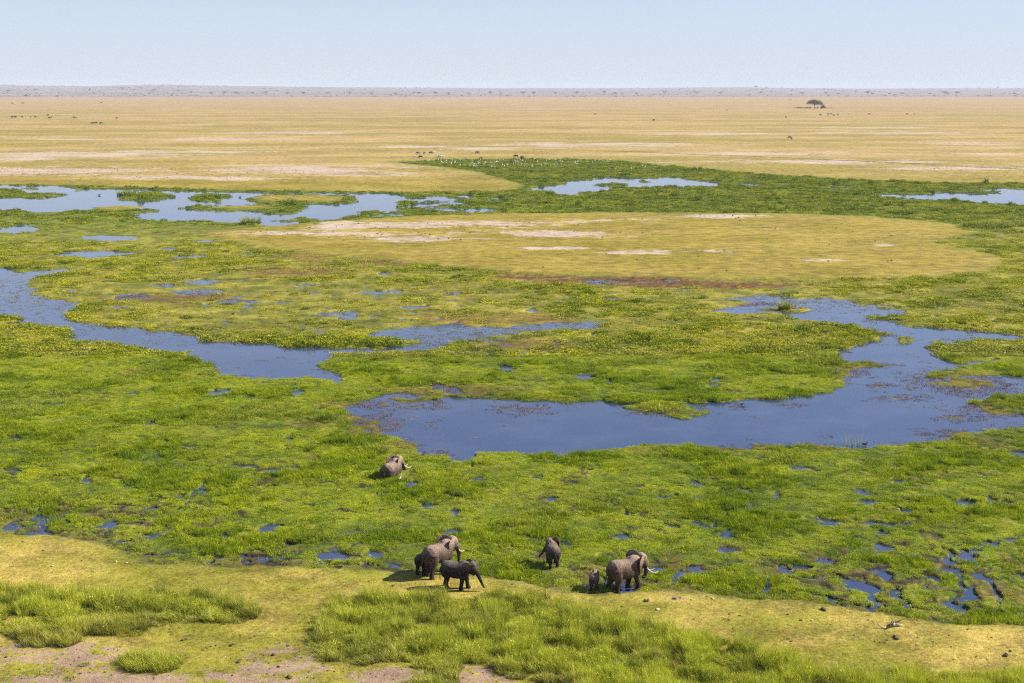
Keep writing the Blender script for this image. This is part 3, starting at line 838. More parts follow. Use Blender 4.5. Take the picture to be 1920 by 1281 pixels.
tall_col = variants('tall_clump', M_tall, [
    lambda: join(blades(130, 0.40, 0.35, 0.80, 0.015, 0.60, seg=3, spread_out=0.6), leaves(110, 0.46, 0.55, 0.050, tilt=1.8), blades(70, 0.5, 0.2, 0.5, 0.013, 0.9)),
    lambda: join(blades(110, 0.46, 0.30, 0.72, 0.016, 0.70, seg=3, spread_out=0.6), leaves(120, 0.50, 0.48, 0.050, tilt=1.8), blades(70, 0.5, 0.2, 0.5, 0.013, 0.9)),
    lambda: join(blades(150, 0.34, 0.40, 0.92, 0.014, 0.50, seg=3, spread_out=0.6), leaves(70, 0.40, 0.55, 0.050, tilt=1.8), blades(70, 0.5, 0.2, 0.6, 0.013, 0.9)),
    lambda: join(blades(120, 0.50, 0.30, 0.70, 0.017, 0.75, seg=3, spread_out=0.7), blades(100, 0.55, 0.15, 0.4, 0.016, 0.9), blades(7, 0.3, 1.0, 1.3, 0.010, 0.2, seg=3)),
])
short_col = variants('short_tuft', M_short, [
    lambda: blades(46, 0.26, 0.02, 0.07, 0.010, 1.2), lambda: blades(60, 0.30, 0.02, 0.05, 0.010, 1.4),
    lambda: blades(34, 0.16, 0.03, 0.11, 0.010, 1.0)])
weed_col = variants('weed_pad', M_weed, [
    lambda: leaves(26, 0.45, 0.03, 0.06, dome=False, tilt=0.15), lambda: leaves(16, 0.35, 0.03, 0.07, dome=False, tilt=0.15),
    lambda: leaves(36, 0.60, 0.05, 0.06, dome=False, tilt=0.3)])
bush_col = variants('scrub_clump', M_bush, [
    lambda: leaves(110, 3.0, 3.2, 0.9), lambda: leaves(90, 3.6, 2.6, 0.9), lambda: leaves(80, 2.4, 3.8, 0.9)])

def swamp_cover():
    for (y0, y1, st, colx, nm, lab) in (
            (84, 185, 0.40, sw_col, 'marsh_plants', 'bright green mat of marsh plants in the near swamp'),
            (185, 330, 0.85, mid_col, 'marsh_plants', 'yellow green marsh plants around the middle ponds'),
            (330, 720, 1.55, mid_col, 'marsh_plants', 'deep green sedge band along the far lagoons')):
        x, y = jitter(y0, y1, st)
        d = fields(x, y)
        mid = ss(190, 215, y) * ss(420, 330, y)
        far = ss(330, 400, y)
        p = (1 - 0.85 * ss(0.28, 0.5, fbm(x, y, 1.5, 2, 105)) * (y < 200)) * ss(0.03, 0.13, d['z']) * (1 - ss(0.05, 0.5, d['kd']))
        rimn = ss(2.6, 0.2, d['dry'] + 1.2 * d['n1']) * (y < 150)
        p = p * (1 - 0.65 * rimn * ss(-0.2, 0.3, fbm(x, y, 2.0, 2, 203)))
        p = p * (1 - 0.8 * ss(0.25, 0.7, d['muddy']) * ss(0.05, 0.35, fbm(x, y, 2.2, 3, 207)))
        p = p * (1 - 0.9 * ss(0.15, 0.6, d['gap']))
        patch = fbm(x, y, 9.0, 3, 101); pat2 = fbm(x, y, 3.0, 2, 107)
        p = p * (1 - 0.75 * mid * ss(0.15, -0.15, patch)) * (1 - np.where(y > 250, 0.65 + 0.3 * (x > -6), 0.55) * ss(0.15, 0.5, d['red'] + 0.3 * fbm(x, y, 1.8, 2, 213))) * (1 - 0.8 * ss(0.25, 0.7, d['speck']) * mid)
        u, _ = project(x, y)
        leftish = ss(700, 350, u) * ss(470, 400, y) * ss(300, 340, y)
        p = p * (1 - 0.6 * leftish * ss(0.2, -0.1, patch))
        s = rng.uniform(0, 1, len(x)) < p
        x, y, patch, pat2, far, mid = x[s], y[s], patch[s], pat2[s], far[s], mid[s]
        z = d['z'][s]; n1 = d['n1'][s]; n3 = d['n3'][s]; red = d['red'][s]; rim = 1 - ss(0.0, 0.5, d['kd'][s])
        g = rng.uniform(0.75, 1.25, len(x))
        rough_ = ss(-0.1, 0.6, patch)
        sxy = g * (0.95 + 0.3 * rough_) * (1 + 0.1 * far)
        sz = g * (0.55 + 0.75 * rough_ + 0.35 * pat2) * (1 + 0.25 * far) * (1 - 0.35 * mid)
        sz = np.clip(sz * (1 + 0.5 * fbm(x, y, 1.2, 2, 109)), 0.25, 3)
        # now and then a hump of taller, darker sedge
        hump = ss(0.42, 0.62, fbm(x, y, 2.6, 2, 111))
        sz = sz * (1 + (0.9 + 0.7 * far) * hump)
        tint = 0.46 + 0.45 * n1 + 0.30 * n3 + 0.45 * fbm(x, y, 1.7, 2, 113) + rng.normal(0, 0.16, len(x)) - 0.5 * hump - 0.24 * far + 0.35 * fbm(x, y, 0.7 + 24 * far, 2, 117) + 0.18 * mid
        straw = 0.10 + 0.35 * ss(0.1, 0.6, fbm(x, y, 14.0, 2, 121)) * (1 - far) + 0.4 * ss(0.2, 0.6, red)
        nv = len(colx.objects)
        gr = rng.uniform(0, 1, len(x)) < ss(-0.15, 0.35, patch + 0.3 * n1)
        pick = np.where(gr, rng.integers(nv // 2, nv, len(x)), rng.integers(0, nv // 2, len(x)))
        tint = tint - 0.14 * gr + 0.14 * ss(0.1, -0.3, patch)
        scatter(nm, colx, np.stack([x, y, np.maximum(z, 0.0) - 0.03], 1), sxy, sz, tint, straw * 0.8, lab, pick=pick)
swamp_cover()

def tall_grass():
    for P, lab in ((GRASS_MAIN, 'tall green grass thicket filling the centre foreground'), (GRASS_LEFT, 'tall grass thicket at the left edge of the foreground')):
        W = poly_world(P)
        st = 0.42
        X, Y = np.meshgrid(np.arange(W[:, 0].min(), W[:, 0].max(), st), np.arange(max(64, W[:, 1].min()), W[:, 1].max(), st))
        x = (X + rng.uniform(-.5, .5, X.shape) * st).ravel(); y = (Y + rng.uniform(-.5, .5, X.shape) * st).ravel()
        sdv = sdf_poly(W, x + 0.5 * pn(x / 2, y / 2, 3), y + 0.7 * pn(x / 2, y / 2, 4))
        # the thicket is a crowd of rounded tussocks, each with its own height and tint
        cs = 1.6
        GX, GY = np.meshgrid(np.arange(W[:, 0].min() - 2, W[:, 0].max() + 2, cs), np.arange(64 - 2, W[:, 1].max() + 2, cs))
        cx_ = GX + rng.uniform(-.48, .48, GX.shape) * cs; cy_ = GY + rng.uniform(-.48, .48, GX.shape) * cs
        ch_ = rng.uniform(0.45, 1.45, GX.shape); ct_ = rng.normal(0, 0.26, GX.shape); cr_ = rng.uniform(0.85, 1.35, GX.shape)
        ix = np.clip(((x - GX[0, 0]) / cs).round().astype(int), 1, GX.shape[1] - 2); iy = np.clip(((y - GY[0, 0]) / cs).round().astype(int), 1, GX.shape[0] - 2)
        cl = np.full(x.shape, -1.0); cth = np.zeros(x.shape); chh = np.ones(x.shape)
        for a in (-1, 0, 1):
            for b in (-1, 0, 1):
                qx, qy = cx_[iy + b, ix + a], cy_[iy + b, ix + a]
                val = 1 - (np.hypot(x - qx, y - qy) / cr_[iy + b, ix + a]) ** 2
                better = val > cl
                cl = np.where(better, val, cl); cth = np.where(better, ct_[iy + b, ix + a], cth); chh = np.where(better, ch_[iy + b, ix + a], chh)
        big = fbm(x, y, 9.0, 2, 137)
        s = (sdv < 0) & (rng.uniform(0, 1, len(x)) < 0.10 + 1.1 * ss(0.0, 0.42, cl))
        x, y, sdv, cl, big, cth, chh = x[s], y[s], sdv[s], cl[s], big[s], cth[s], chh[s]
        z = fields(x, y)['z']
        g = rng.uniform(0.8, 1.2, len(x))
        sz = 1.15 * g * chh * (0.35 + 0.85 * ss(-0.1, 0.8, cl)) * (0.75 + 0.25 * ss(0, -1.2, sdv))
        tint = 0.50 + 0.45 * big + 1.2 * cth + 0.55 * (np.clip(cl, 0, 1) - 0.5) + rng.normal(0, 0.12, len(x))  # gaps between tussocks coloured darker, shade put into the tint
        u, v = project(x, y)
        edge = ss(-2.0, 0, sdv)
        straw = 0.16 + 0.25 * ss(0, 0.5, fbm(x, y, 5.0, 2, 141)) + 0.25 * edge + 0.25 * ss(1150, 1230, v) * (lab.find('left') > 0)
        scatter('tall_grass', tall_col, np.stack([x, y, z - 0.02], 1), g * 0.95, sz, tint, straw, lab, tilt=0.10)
tall_grass()

def short_grass():
    x, y = jitter(66, 122, 0.30)
    d = fields(x, y)
    s = (d['kd'] > 0.5) & (rng.uniform(0, 1, len(x)) < (0.75 - 0.75 * ss(0.25, 0.6, d['bare'])) * ss(-0.4, 0.3, d['n2'] + 0.3 * d['n1'] + 0.1))
    x, y = x[s], y[s]
    g = rng.uniform(0.6, 1.3, len(x))
    scatter('short_grass', short_col, np.stack([x, y, d['z'][s]], 1), g, g * rng.uniform(0.5, 1.1, len(x)),
            0.5 + 0.5 * d['n3'][s] + rng.normal(0, .2, len(x)), 0.25 + 0.3 * d['n1'][s], 'close-cropped yellow green grass on the near meadow')
short_grass()

def floating_weed():
    x, y = jitter(100, 300, 0.55)
    d = fields(x, y)
    wat = (d['z'] < 0.0) & (d['kd'] < 0.3)
    p = 0.75 * ss(0.2, 0.65, d['red'] + 0.2 * d['n2']) + 0.45 * ss(-2.2, 0, d['sw']) * ss(0.0, 0.4, fbm(x, y, 6, 3, 151)) + 0.06 * ss(0.15, 0.5, fbm(x, y, 5, 3, 155)) + 0.4 * d['speck']
    s = wat & (rng.uniform(0, 1, len(x)) < p)
    x, y = x[s], y[s]
    g = rng.uniform(0.5, 1.3, len(x))
    tint = 0.75 - 0.95 * ss(0.15, 0.5, d['red'][s]) + rng.normal(0, .25, len(x))
    scatter('floating_weed', weed_col, np.stack([x, y, np.full(len(x), 0.005)], 1), g, g, tint, np.full(len(x), 0.1), 'reddish and green weed floating at the pond edges', tilt=0.01)
floating_weed()

def dry_litter():
    col = bpy.data.collections.new('litter_piece')
    for k in range(4):
        V, Fc, va, al = blades(7, 0.22, 0.05, 0.3, 0.012, 3.0, spread_out=0.0)
        V[:, 2] *= 0.25
        col.objects.link(bpy.data.objects.new('litter_%d' % k, mesh_np('litter_piece', V, Fc, M_straw)))
    for k in range(3):
        ico = []
        V = rng.normal(size=(8, 3)); V /= np.linalg.norm(V, axis=1)[:, None]
        V = np.array([(1,0,0),(-1,0,0),(0,1,0),(0,-1,0),(0,0,1),(0,0,-1)]) * rng.uniform(0.6, 1.2, (6, 3)) * 0.06
        Fc = [(0,2,4),(2,1,4),(1,3,4),(3,0,4),(2,0,5),(1,2,5),(3,1,5),(0,3,5)]
        col.objects.link(bpy.data.objects.new('lump_%d' % k, mesh_np('litter_lump', V, Fc, M_dung)))
    x, y = jitter(66, 116, 0.6)
    d = fields(x, y)
    u, v = project(x, y)
    p = 0.05 + 0.9 * ss(0.2, 0.55, d['bare']) * (y < 100) + 0.10 * ss(1190, 1240, v) + 0.25 * ss(0.1, 0.6, fbm(x, y, 4, 2, 161)) * ss(1170, 1220, v) * (u < 700)
    s = (d['kd'] > 0.7) & (rng.uniform(0, 1, len(x)) < p)
    x, y = x[s], y[s]
    g = rng.uniform(0.5, 1.4, len(x))
    scatter('dry_litter', col, np.stack([x, y, d['z'][s] + 0.02], 1), g, g, g * 0, g * 0, 'dry stalks and crumbs of dung on the bare soil', tilt=0.1)
dry_litter()

# crumbs of dark clod dotted over the dry island and plain
def clods():
    col = bpy.data.collections.new('clod')
    V = np.array([(1,0,0),(-1,0,0),(0,1,0),(0,-1,0),(0,0,1),(0,0,-1)]) * 0.3
    Fc = [(0,2,4),(2,1,4),(1,3,4),(3,0,4),(2,0,5),(1,2,5),(3,1,5),(0,3,5)]
    col.objects.link(bpy.data.objects.new('clod_0', mesh_np('clod', V, Fc, M_dung)))
    x, y = jitter(225, 640, 3.2)
    d = fields(x, y)
    s = (d['kd'] > 0.9) & (rng.uniform(0, 1, len(x)) < 0.03 + 0.16 * ss(0.2, 0.6, d['bare'] + 0.3 * d['n3']))
    x, y = x[s], y[s]
    g = rng.uniform(0.4, 1.3, len(x))
    scatter('soil_clods', col, np.stack([x, y, d['z'][s]], 1), g, g * 0.8, g * 0, g * 0, 'dark clods and droppings dotting the dry grassland')
clods()

def hill_scrub():
    x = []; y = []
    n = 2600
    yy = 5700 * (12700 / 5700) ** rng.uniform(0, 1, n)
    uu = rng.uniform(-150, 2070, n)
    xx = (uu - 960) / F * yy
    k = fbm(xx, yy, 700.0, 3, 171)
    p = ss(-0.35, 0.4, k) * (0.35 + 0.65 * ss(900, 300, uu)) + 0.7 * (yy < 6500) * ss(-0.1, 0.4, fbm(xx, yy, 160.0, 2, 175))
    s = rng.uniform(0, 1, n) < p
    xx, yy = xx[s], yy[s]
    g = rng.uniform(0.7, 1.5, len(xx)) * (1.0 + (yy - 5700) / 9000)
    scatter('scrub', bush_col, np.stack([xx, yy, hill_z(xx, yy)], 1), g * 1.1, g * 0.85, rng.uniform(0.3, 1, len(xx)), g * 0, 'far-off grey green scrub dotting the hills')
hill_scrub()

# ------------------------------------------------------------------ single plants
def gz(x, y):
    return float(fields(np.array([float(x)]), np.array([float(y)]))['z'][0])

def place_np(parts, offs, scale):
    out = []
    for (V, Fc, va, al), o_, s in zip(parts, offs, scale):
        out.append((V * s + np.array(o_), Fc, va, al))
    return join(*out)

def plant_obj(name, geo, mat, tintv, strawv, loc, label, cat, group=None):
    V, Fc, va, al = geo
    me = mesh_np(name, V, Fc, mat, False, {'vary': ('FLOAT', va), 'along': ('FLOAT', al),
        'tint': ('FLOAT', np.full(len(V), tintv) if np.isscalar(tintv) else tintv), 'straw': ('FLOAT', np.full(len(V), strawv))})
    o = link(bpy.data.objects.new(name, me)); o.location = loc
    tag(o, label, cat, group)
    return o

def tussock():
    W = poly_world(TUSSOCK); c = W.mean(0)
    parts, offs, sc_ = [], [], []
    for i in range(900):
        if len(parts) >= 95: break
        x = rng.uniform(W[:, 0].min(), W[:, 0].max()); y = rng.uniform(W[:, 1].min(), W[:, 1].max())
        s = sdf_poly(W, np.array([x]), np.array([y]))[0]
        if s > -0.25: continue
        parts.append(join(blades(50, 0.36, 0.4, 0.95, 0.014, 0.6, seg=3, spread_out=0.5), leaves(25, 0.4, 0.65, 0.050, tilt=1.8))); offs.append((x - c[0], y - c[1], 0))
        k = 0.75 + 0.3 * min(1, -s) ; sc_.append(k)
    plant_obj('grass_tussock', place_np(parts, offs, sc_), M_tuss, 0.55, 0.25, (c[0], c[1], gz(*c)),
              'big lone rounded tussock of green grass on bare soil at lower left', 'grass tussock')
    for (u, v, r, h, lab) in ((56, 1274, 0.7, 0.35, 'low scrubby sprout nearest the lower left corner of the bare soil'),
                              (103, 1268, 0.7, 0.4, 'low scrubby sprout between the corner sprout and the lone tussock'),
                              (158, 1256, 0.35, 0.28, 'thin wispy sprout just left of the lone grass tussock'),
                              (130, 1282, 0.4, 0.25, 'tiny sprout at the bottom edge of the bare soil')):
        x, y = px(u, v)
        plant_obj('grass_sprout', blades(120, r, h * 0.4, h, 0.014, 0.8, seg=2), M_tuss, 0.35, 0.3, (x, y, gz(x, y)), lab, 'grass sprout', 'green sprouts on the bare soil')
tussock()

def reeds():
    def reed(u, v, w, h, n, tint, lab, lean=0.5):
        x, y = px(u, v)
        s = y / 100.0
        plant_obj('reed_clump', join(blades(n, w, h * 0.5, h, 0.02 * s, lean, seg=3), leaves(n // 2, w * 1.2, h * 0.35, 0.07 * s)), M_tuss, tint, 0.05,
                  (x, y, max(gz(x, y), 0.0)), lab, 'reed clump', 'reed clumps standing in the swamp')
    reed(1470, 582, 0.9, 2.3, 160, 0.25, 'upright reed clump on the small green islet in the far right inlet')
    reed(1540, 682, 2.9, 1.2, 420, 0.1, 'broad dark reed clump on the bank left of the right-hand channel')
    reed(470, 421, 2.6, 3.2, 220, 0.05, 'tall bushy reed clump at the near shore of the far left lagoon', 0.7)
    reed(1690, 401, 4.0, 2.2, 420, 0.0, 'dark reed clump in the deep green band at upper right')
    reed(1850, 427, 6.0, 2.2, 420, 0.0, 'wide dark reed clump right of the dry island tip')
    reed(1238, 768, 2.2, 0.9, 360, 0.45, 'bright green reed clump on the long islet in the big pond')
    reed(30, 778, 3.0, 1.0, 420, 0.0, 'dark low reed clump at the left edge above the near swamp')
    reed(1490, 702, 1.6, 0.9, 260, 0.15, 'small reed clump below the broad dark one on the bank')
    reed(1340, 690, 1.6, 0.8, 220, 0.15, 'small dark reed clump in the middle of the yellow marsh')
    reed(1465, 868, 1.4, 0.9, 260, 0.15, 'dark reed hump just below the big pond right of centre')
    reed(700, 850, 1.6, 0.9, 260, 0.05, 'dark reed hump up and left of the wading elephant')
    reed(1600, 838, 1.0, 1.9, 26, 0.6, 'few thin tall reed stems at the near shore of the big pond', 0.2)
    reed(45, 965, 0.7, 1.7, 22, 0.7, 'few thin tall reed stems near the muddy pool at far left', 0.2)
    reed(1750, 985, 1.0, 1.5, 30, 0.4, 'few thin tall reed stems below the forked pool at right', 0.25)
    reed(1555, 668, 1.5, 0.9, 180, 0.35, 'light reed clump at the tip of the bank by the channel')
    reed(118, 743, 1.5, 0.7, 240, 0.0, 'flat dark reed hump in the green left of the small pool')
    reed(238, 366, 3.2, 2.6, 240, 0.0, 'bushy reed clump on the islet in the far left lagoon')
reeds()

# ------------------------------------------------------------------ trees
def tube(P, rad, n=8, close=True):
    """closed tapered tube through points"""
    P = [Vector(p) for p in P]
    V = []; Fq = []
    prev = None
    for i, p in enumerate(P):
        d = (P[min(i + 1, len(P) - 1)] - P[max(i - 1, 0)]).normalized()
        a = Vector((0, 0, 1)) if abs(d.z) < 0.9 else Vector((1, 0, 0))
        if prev is not None: a = prev
        s = d.cross(a).normalized(); q = s.cross(d).normalized(); prev = q
        r = rad[i]
        rx, ry = r if isinstance(r, (tuple, list)) else (r, r)
        for k in range(n):
            t = 2 * math.pi * k / n
            V.append(p + s * (math.cos(t) * rx) + q * (math.sin(t) * ry))
    for i in range(len(P) - 1):
        for k in range(n):
            a = i * n + k; b = i * n + (k + 1) % n
            Fq.append((a, b, b + n, a + n))
    Fs = list(Fq)
    if close:
        Fs.append(tuple(range(n))[::-1]); Fs.append(tuple(range((len(P) - 1) * n, len(P) * n)))
    return V, Fs

class MB:
    def __init__(self): self.V = []; self.F = []
    def add(self, VF, M=None):
        V, Fs = VF
        k = len(self.V)
        self.V += [(M @ Vector(v)) if M else Vector(v) for v in V]
        self.F += [tuple(i + k for i in f) for f in Fs]
        return self
    def mesh(self, name, mat, smooth=True):
        me = bpy.data.meshes.new(name)
        me.from_pydata([tuple(v) for v in self.V], [], self.F)
        me.update()
        if smooth:
            me.polygons.foreach_set('use_smooth', [True] * len(me.polygons))
        if mat: me.materials.append(mat)
        return me
    def build(self, name, mat, parent=None, smooth=True):
        return link(bpy.data.objects.new(name, self.mesh(name, mat, smooth)), parent)

def ellipsoid(c, r, nu=14, nv=9, M=None):
    V = []; Fs = []
    for j in range(1, nv):
        th = math.pi * j / nv
        for i in range(nu):
            ph = 2 * math.pi * i / nu
            V.append(Vector((math.sin(th) * math.cos(ph) * r[0], math.sin(th) * math.sin(ph) * r[1], math.cos(th) * r[2])))
    V.append(Vector((0, 0, r[2]))); V.append(Vector((0, 0, -r[2])))
    for j in range(nv - 2):
        for i in range(nu):
            a = j * nu + i; b = j * nu + (i + 1) % nu
            Fs.append((a, a + nu, b + nu, b))
    T, B = len(V) - 2, len(V) - 1
    for i in range(nu):
        Fs.append((i, (i + 1) % nu, T)); a = (nv - 2) * nu
        Fs.append((a + (i + 1) % nu, a + i, B))
    V = [((M @ v) if M else v) + Vector(c) for v in V]
    return V, Fs

def acacia(rg, h, w, n=500, flat=0.28, leaf=0.5, low=0.74):
    """umbrella tree: returns (trunk MB, crown geo)"""
    mb = MB()
    fork = h * 0.42
    mb.add(tube([(0, 0, -0.3), (0.1, 0, fork * 0.5), (0.05, 0.1, fork)], [h * 0.045, h * 0.035, h * 0.03], 7))
    crown = []
    for k in range(7):
        a = k * 0.9 + rg.uniform(-.3, .3); r = w * 0.5 * rg.uniform(0.35, 0.8)
        tip = (r * math.cos(a), r * math.sin(a), h * rg.uniform(low, 0.86))
        mb.add(tube([(0.05, 0.1, fork * 0.95), (tip[0] * 0.4, tip[1] * 0.4, fork + (tip[2] - fork) * 0.6), tip], [h * 0.022, h * 0.014, h * 0.006], 5))
        V, Fc, va, al = leaves(n // 7, w * 0.30 * rg.uniform(.8, 1.2), h * flat, leaf)
        crown.append((V + np.array([tip[0], tip[1], tip[2] - h * flat * 0.35]), Fc, va, al))
    return mb, join(*crown)

def tree(loc, h, w, label, group=None, flat=0.28, cat='tree', name='acacia_tree', n=500, leaf=0.5, scale=1, bush=False, tint=0.5):
    root = link(bpy.data.objects.new(name, None)); root.location = loc; root.empty_display_size = 0.5
    tag(root, label, cat, group)
    rg = random.Random(int(loc[0] * 7 + loc[1]))
    mb, cr = acacia(rg, h, w, n, flat, leaf, 0.52 if n > 2000 else 0.74)
    mb.build('trunk', M_bark, root)
    V, Fc, va, al = cr
    me = mesh_np('crown', V, Fc, M_crown, False, {'vary': ('FLOAT', va), 'along': ('FLOAT', al), 'tint': ('FLOAT', np.full(len(V), tint)), 'straw': ('FLOAT', np.zeros(len(V)))})
    link(bpy.data.objects.new('crown', me), root)
    return root

def homestead():
    x, y = px(1527, 203.5)
    tree((x, y, 0.3), 12.5, 24, 'broad crowned acacia tree standing above the huts on the far plain', None, 0.58, n=3200, leaf=0.7, tint=0.3)
    x2, _ = px(1546, 204)
    geo = join(leaves(700, 4.2, 7.0, 0.6), leaves(300, 5.0, 3.5, 0.6))
    plant_obj('round_bush', geo, M_crown, 0.2, 0.0, (x2 , y - 20, 0.3), 'dense round dark bush right of the acacia and the huts', 'bush')
    x3, _ = px(1512, 204)
    parts = []; offs = []
    for i in range(14):
        parts.append(leaves(60, 1.9, rng.uniform(2.0, 3.8), 0.5)); offs.append((-13 + i * 1.9, rng.uniform(-2, 2), 0))
    plant_obj('thorn_hedge', place_np(parts, offs, [1] * 14), M_crown, 0.05, 0.0, (x3, y - 15, 0.3), 'long low dark thorn hedge left of the acacia', 'hedge')
    for (u, wd, hh, lab) in ((1529, 3.4, 2.8, 'small pale walled hut under the acacia'), (1534.5, 4.2, 3.2, 'larger pale walled hut between the acacia and the round bush'), (1521, 3.6, 3.0, 'small brown roofed hut at the end of the thorn hedge')):
        hx, _ = px(u, 204)
        r = link(bpy.data.objects.new('hut', None)); r.location = (hx, y - 28, 0.3)
        tag(r, lab, 'hut', 'huts under the far acacia')
        m1 = MB().add(tube([(0, 0, 0), (0, 0, hh * 0.65)], [wd / 2, wd / 2 * 0.97], 14)); m1.build('wall', M_wall, r, False)
        m2 = MB().add(tube([(0, 0, hh * 0.62), (0, 0, hh * 0.95), (0, 0, hh * 1.15)], [wd * 0.62, wd * 0.3, 0.05], 14)); m2.build('roof', M_thatch, r)
        m3 = MB()
        V, Fs = ellipsoid((0, -wd / 2 * 0.98, hh * 0.27), (0.5, 0.12, hh * 0.27), 10, 6); m3.add((V, Fs)).build('door', M_horn, r)
    for k, (u, s) in enumerate(((1492, 1.1), (1497, 1.3), (1503, 1.0), (1553, 1.0), (1558, 0.8), (1563, 1.1))):
        bx, _ = px(u, 204)
        plant_obj('thorn_bush', leaves(90, 1.3 * s, 1.7 * s, 0.4), M_crown, 0.1, 0.0, (bx, y - 18, 0.3), 'tiny dark thorn bush dotted beside the far huts', 'bush', 'thorn bushes beside the huts')
homestead()

# lone trees at the foot of the hills
tree_px = [(62,184,7,'plain left'),(367,178,7,''),(12,184,6,''),(120,184,6,''),(1617,178.5,10,''),(1626,178.8,7,''),(1759,178.5,10,''),(1765,178.8,7,''),(1782,178.5,9,''),(1889,179.5,6,''),(1410,166.5,7,''),(1430,166.5,5,''),
           (1856,166.5,5,''),(1420,177.5,7,''),(1495,179,8,''),(1540,178,7,''),(1680,179,7,''),(1657,178.5,6,''),(1563,178.5,6,''),(1732,178.8,6,''),(980,178,8,''),(1000,178,8,''),(1080,178,9,''),(1040,178,7,''),
           (788,179,8,''),(818,179,9,''),(842,179,7,''),(660,179,7,''),(620,179,7,''),(575,179,8,''),(545,179,7,''),(505,178.5,9,''),(480,178.5,7,''),(450,178.5,8,''),(428,178.5,8,''),(404,178.5,7,''),
           (920,178,8,''),(940,178.5,6,''),(1150,178.5,7,''),(1190,178,6,''),(1242,177,7,''),(1130,176.5,7,''),(1300,177,7,''),(1345,177.5,6,''),(880,178.5,6,''),(745,179,6,''),(700,179,7,''),(30,174,7,''),(80,172,7,''),(180,172,6,''),(240,170,7,''),(300,172,7,'')]
def far_trees():
    protos = []
    for k in range(4):
        mb, cr = acacia(random.Random(k), 10.0, 13.0, 260, 0.36, 1.0)
        tm = mb.mesh('trunk', M_bark)
        V, Fc, va, al = cr
        cm = mesh_np('crown', V, Fc, M_crown, False, {'vary': ('FLOAT', va), 'along': ('FLOAT', al), 'tint': ('FLOAT', np.full(len(V), 0.25)), 'straw': ('FLOAT', np.zeros(len(V)))})
        protos.append((tm, cm))
    for i, (u, v, hpx, _) in enumerate(tree_px):
        if v > 176:
            y = min(6300, vrow(v)) if v > 178.9 else 6200 + (179 - v) * 260
        else:
            y = 11500.0
            # find the distance on the slope that projects to this row
            yy = np.linspace(6500, 12600, 200); xx = (u - 960) / F * yy
            vv = project(xx, yy, hill_z(xx, yy))[1]
            y = float(yy[np.argmin(np.abs(vv - v))])
        x = (u - 960) / F * y
        z = float(hill_z(np.array([x]), np.array([y]))[0]) if y > 5400 else 0.3
        root = link(bpy.data.objects.new('acacia_tree', None)); root.location = (x, y, z - 0.3)
        s = hpx / F * y / 10.0 * 0.95
        s *= 0.8; root.scale = (s, s, s); root.rotation_euler = (0, 0, i * 1.3)
        ridge = v < 168
        third = 'left' if u < 640 else ('middle' if u < 1280 else 'right')
        tag(root, 'flat-topped acacia tree on the ridge line of the far hills' if ridge else 'hazy acacia tree at the foot of the far hills', 'tree',
            'acacias on the far ridge' if ridge else 'acacias at the foot of the hills, %s third' % third)
        tm, cm = protos[i % 4]
        link(bpy.data.objects.new('trunk', tm), root); link(bpy.data.objects.new('crown', cm), root)
far_trees()

# ------------------------------------------------------------------ elephants
def remeshed(mb, voxel, name, mat, smooth_iter=5):
    tmp = bpy.data.objects.new('tmp', mb.mesh('tmp', None, False))
    sc.collection.objects.link(tmp)
    m = tmp.modifiers.new('r', 'REMESH'); m.mode = 'VOXEL'; m.voxel_size = voxel; m.use_smooth_shade = True
    s = tmp.modifiers.new('s', 'SMOOTH'); s.factor = 0.5; s.iterations = smooth_iter
    dg = bpy.context.evaluated_depsgraph_get()
    me = bpy.data.meshes.new_from_object(tmp.evaluated_get(dg), depsgraph=dg)
    me.name = name
    old = tmp.data
    bpy.data.objects.remove(tmp); bpy.data.meshes.remove(old)
    me.materials.clear(); me.materials.append(mat)
    me.polygons.foreach_set('use_smooth', [True] * len(me.polygons))
    return me

def body_loft(rings, n=18):
    V = []; Fs = []
    for (x, zc, w_, h_) in rings:
        for k in range(n):
            t = 2 * math.pi * k / n
            c, s = math.cos(t), math.sin(t)
            V.append(Vector((x, w_ * c * (abs(c) ** -0.12 if abs(c) > 1e-3 else 1), zc + h_ * s)))
    for i in range(len(rings) - 1):
        for k in range(n):
            a = i * n + k; b = i * n + (k + 1) % n
            Fs.append((a, b, b + n, a + n))
    Fs.append(tuple(range(n))[::-1]); Fs.append(tuple(range((len(rings) - 1) * n, len(rings) * n)))
    return V, Fs

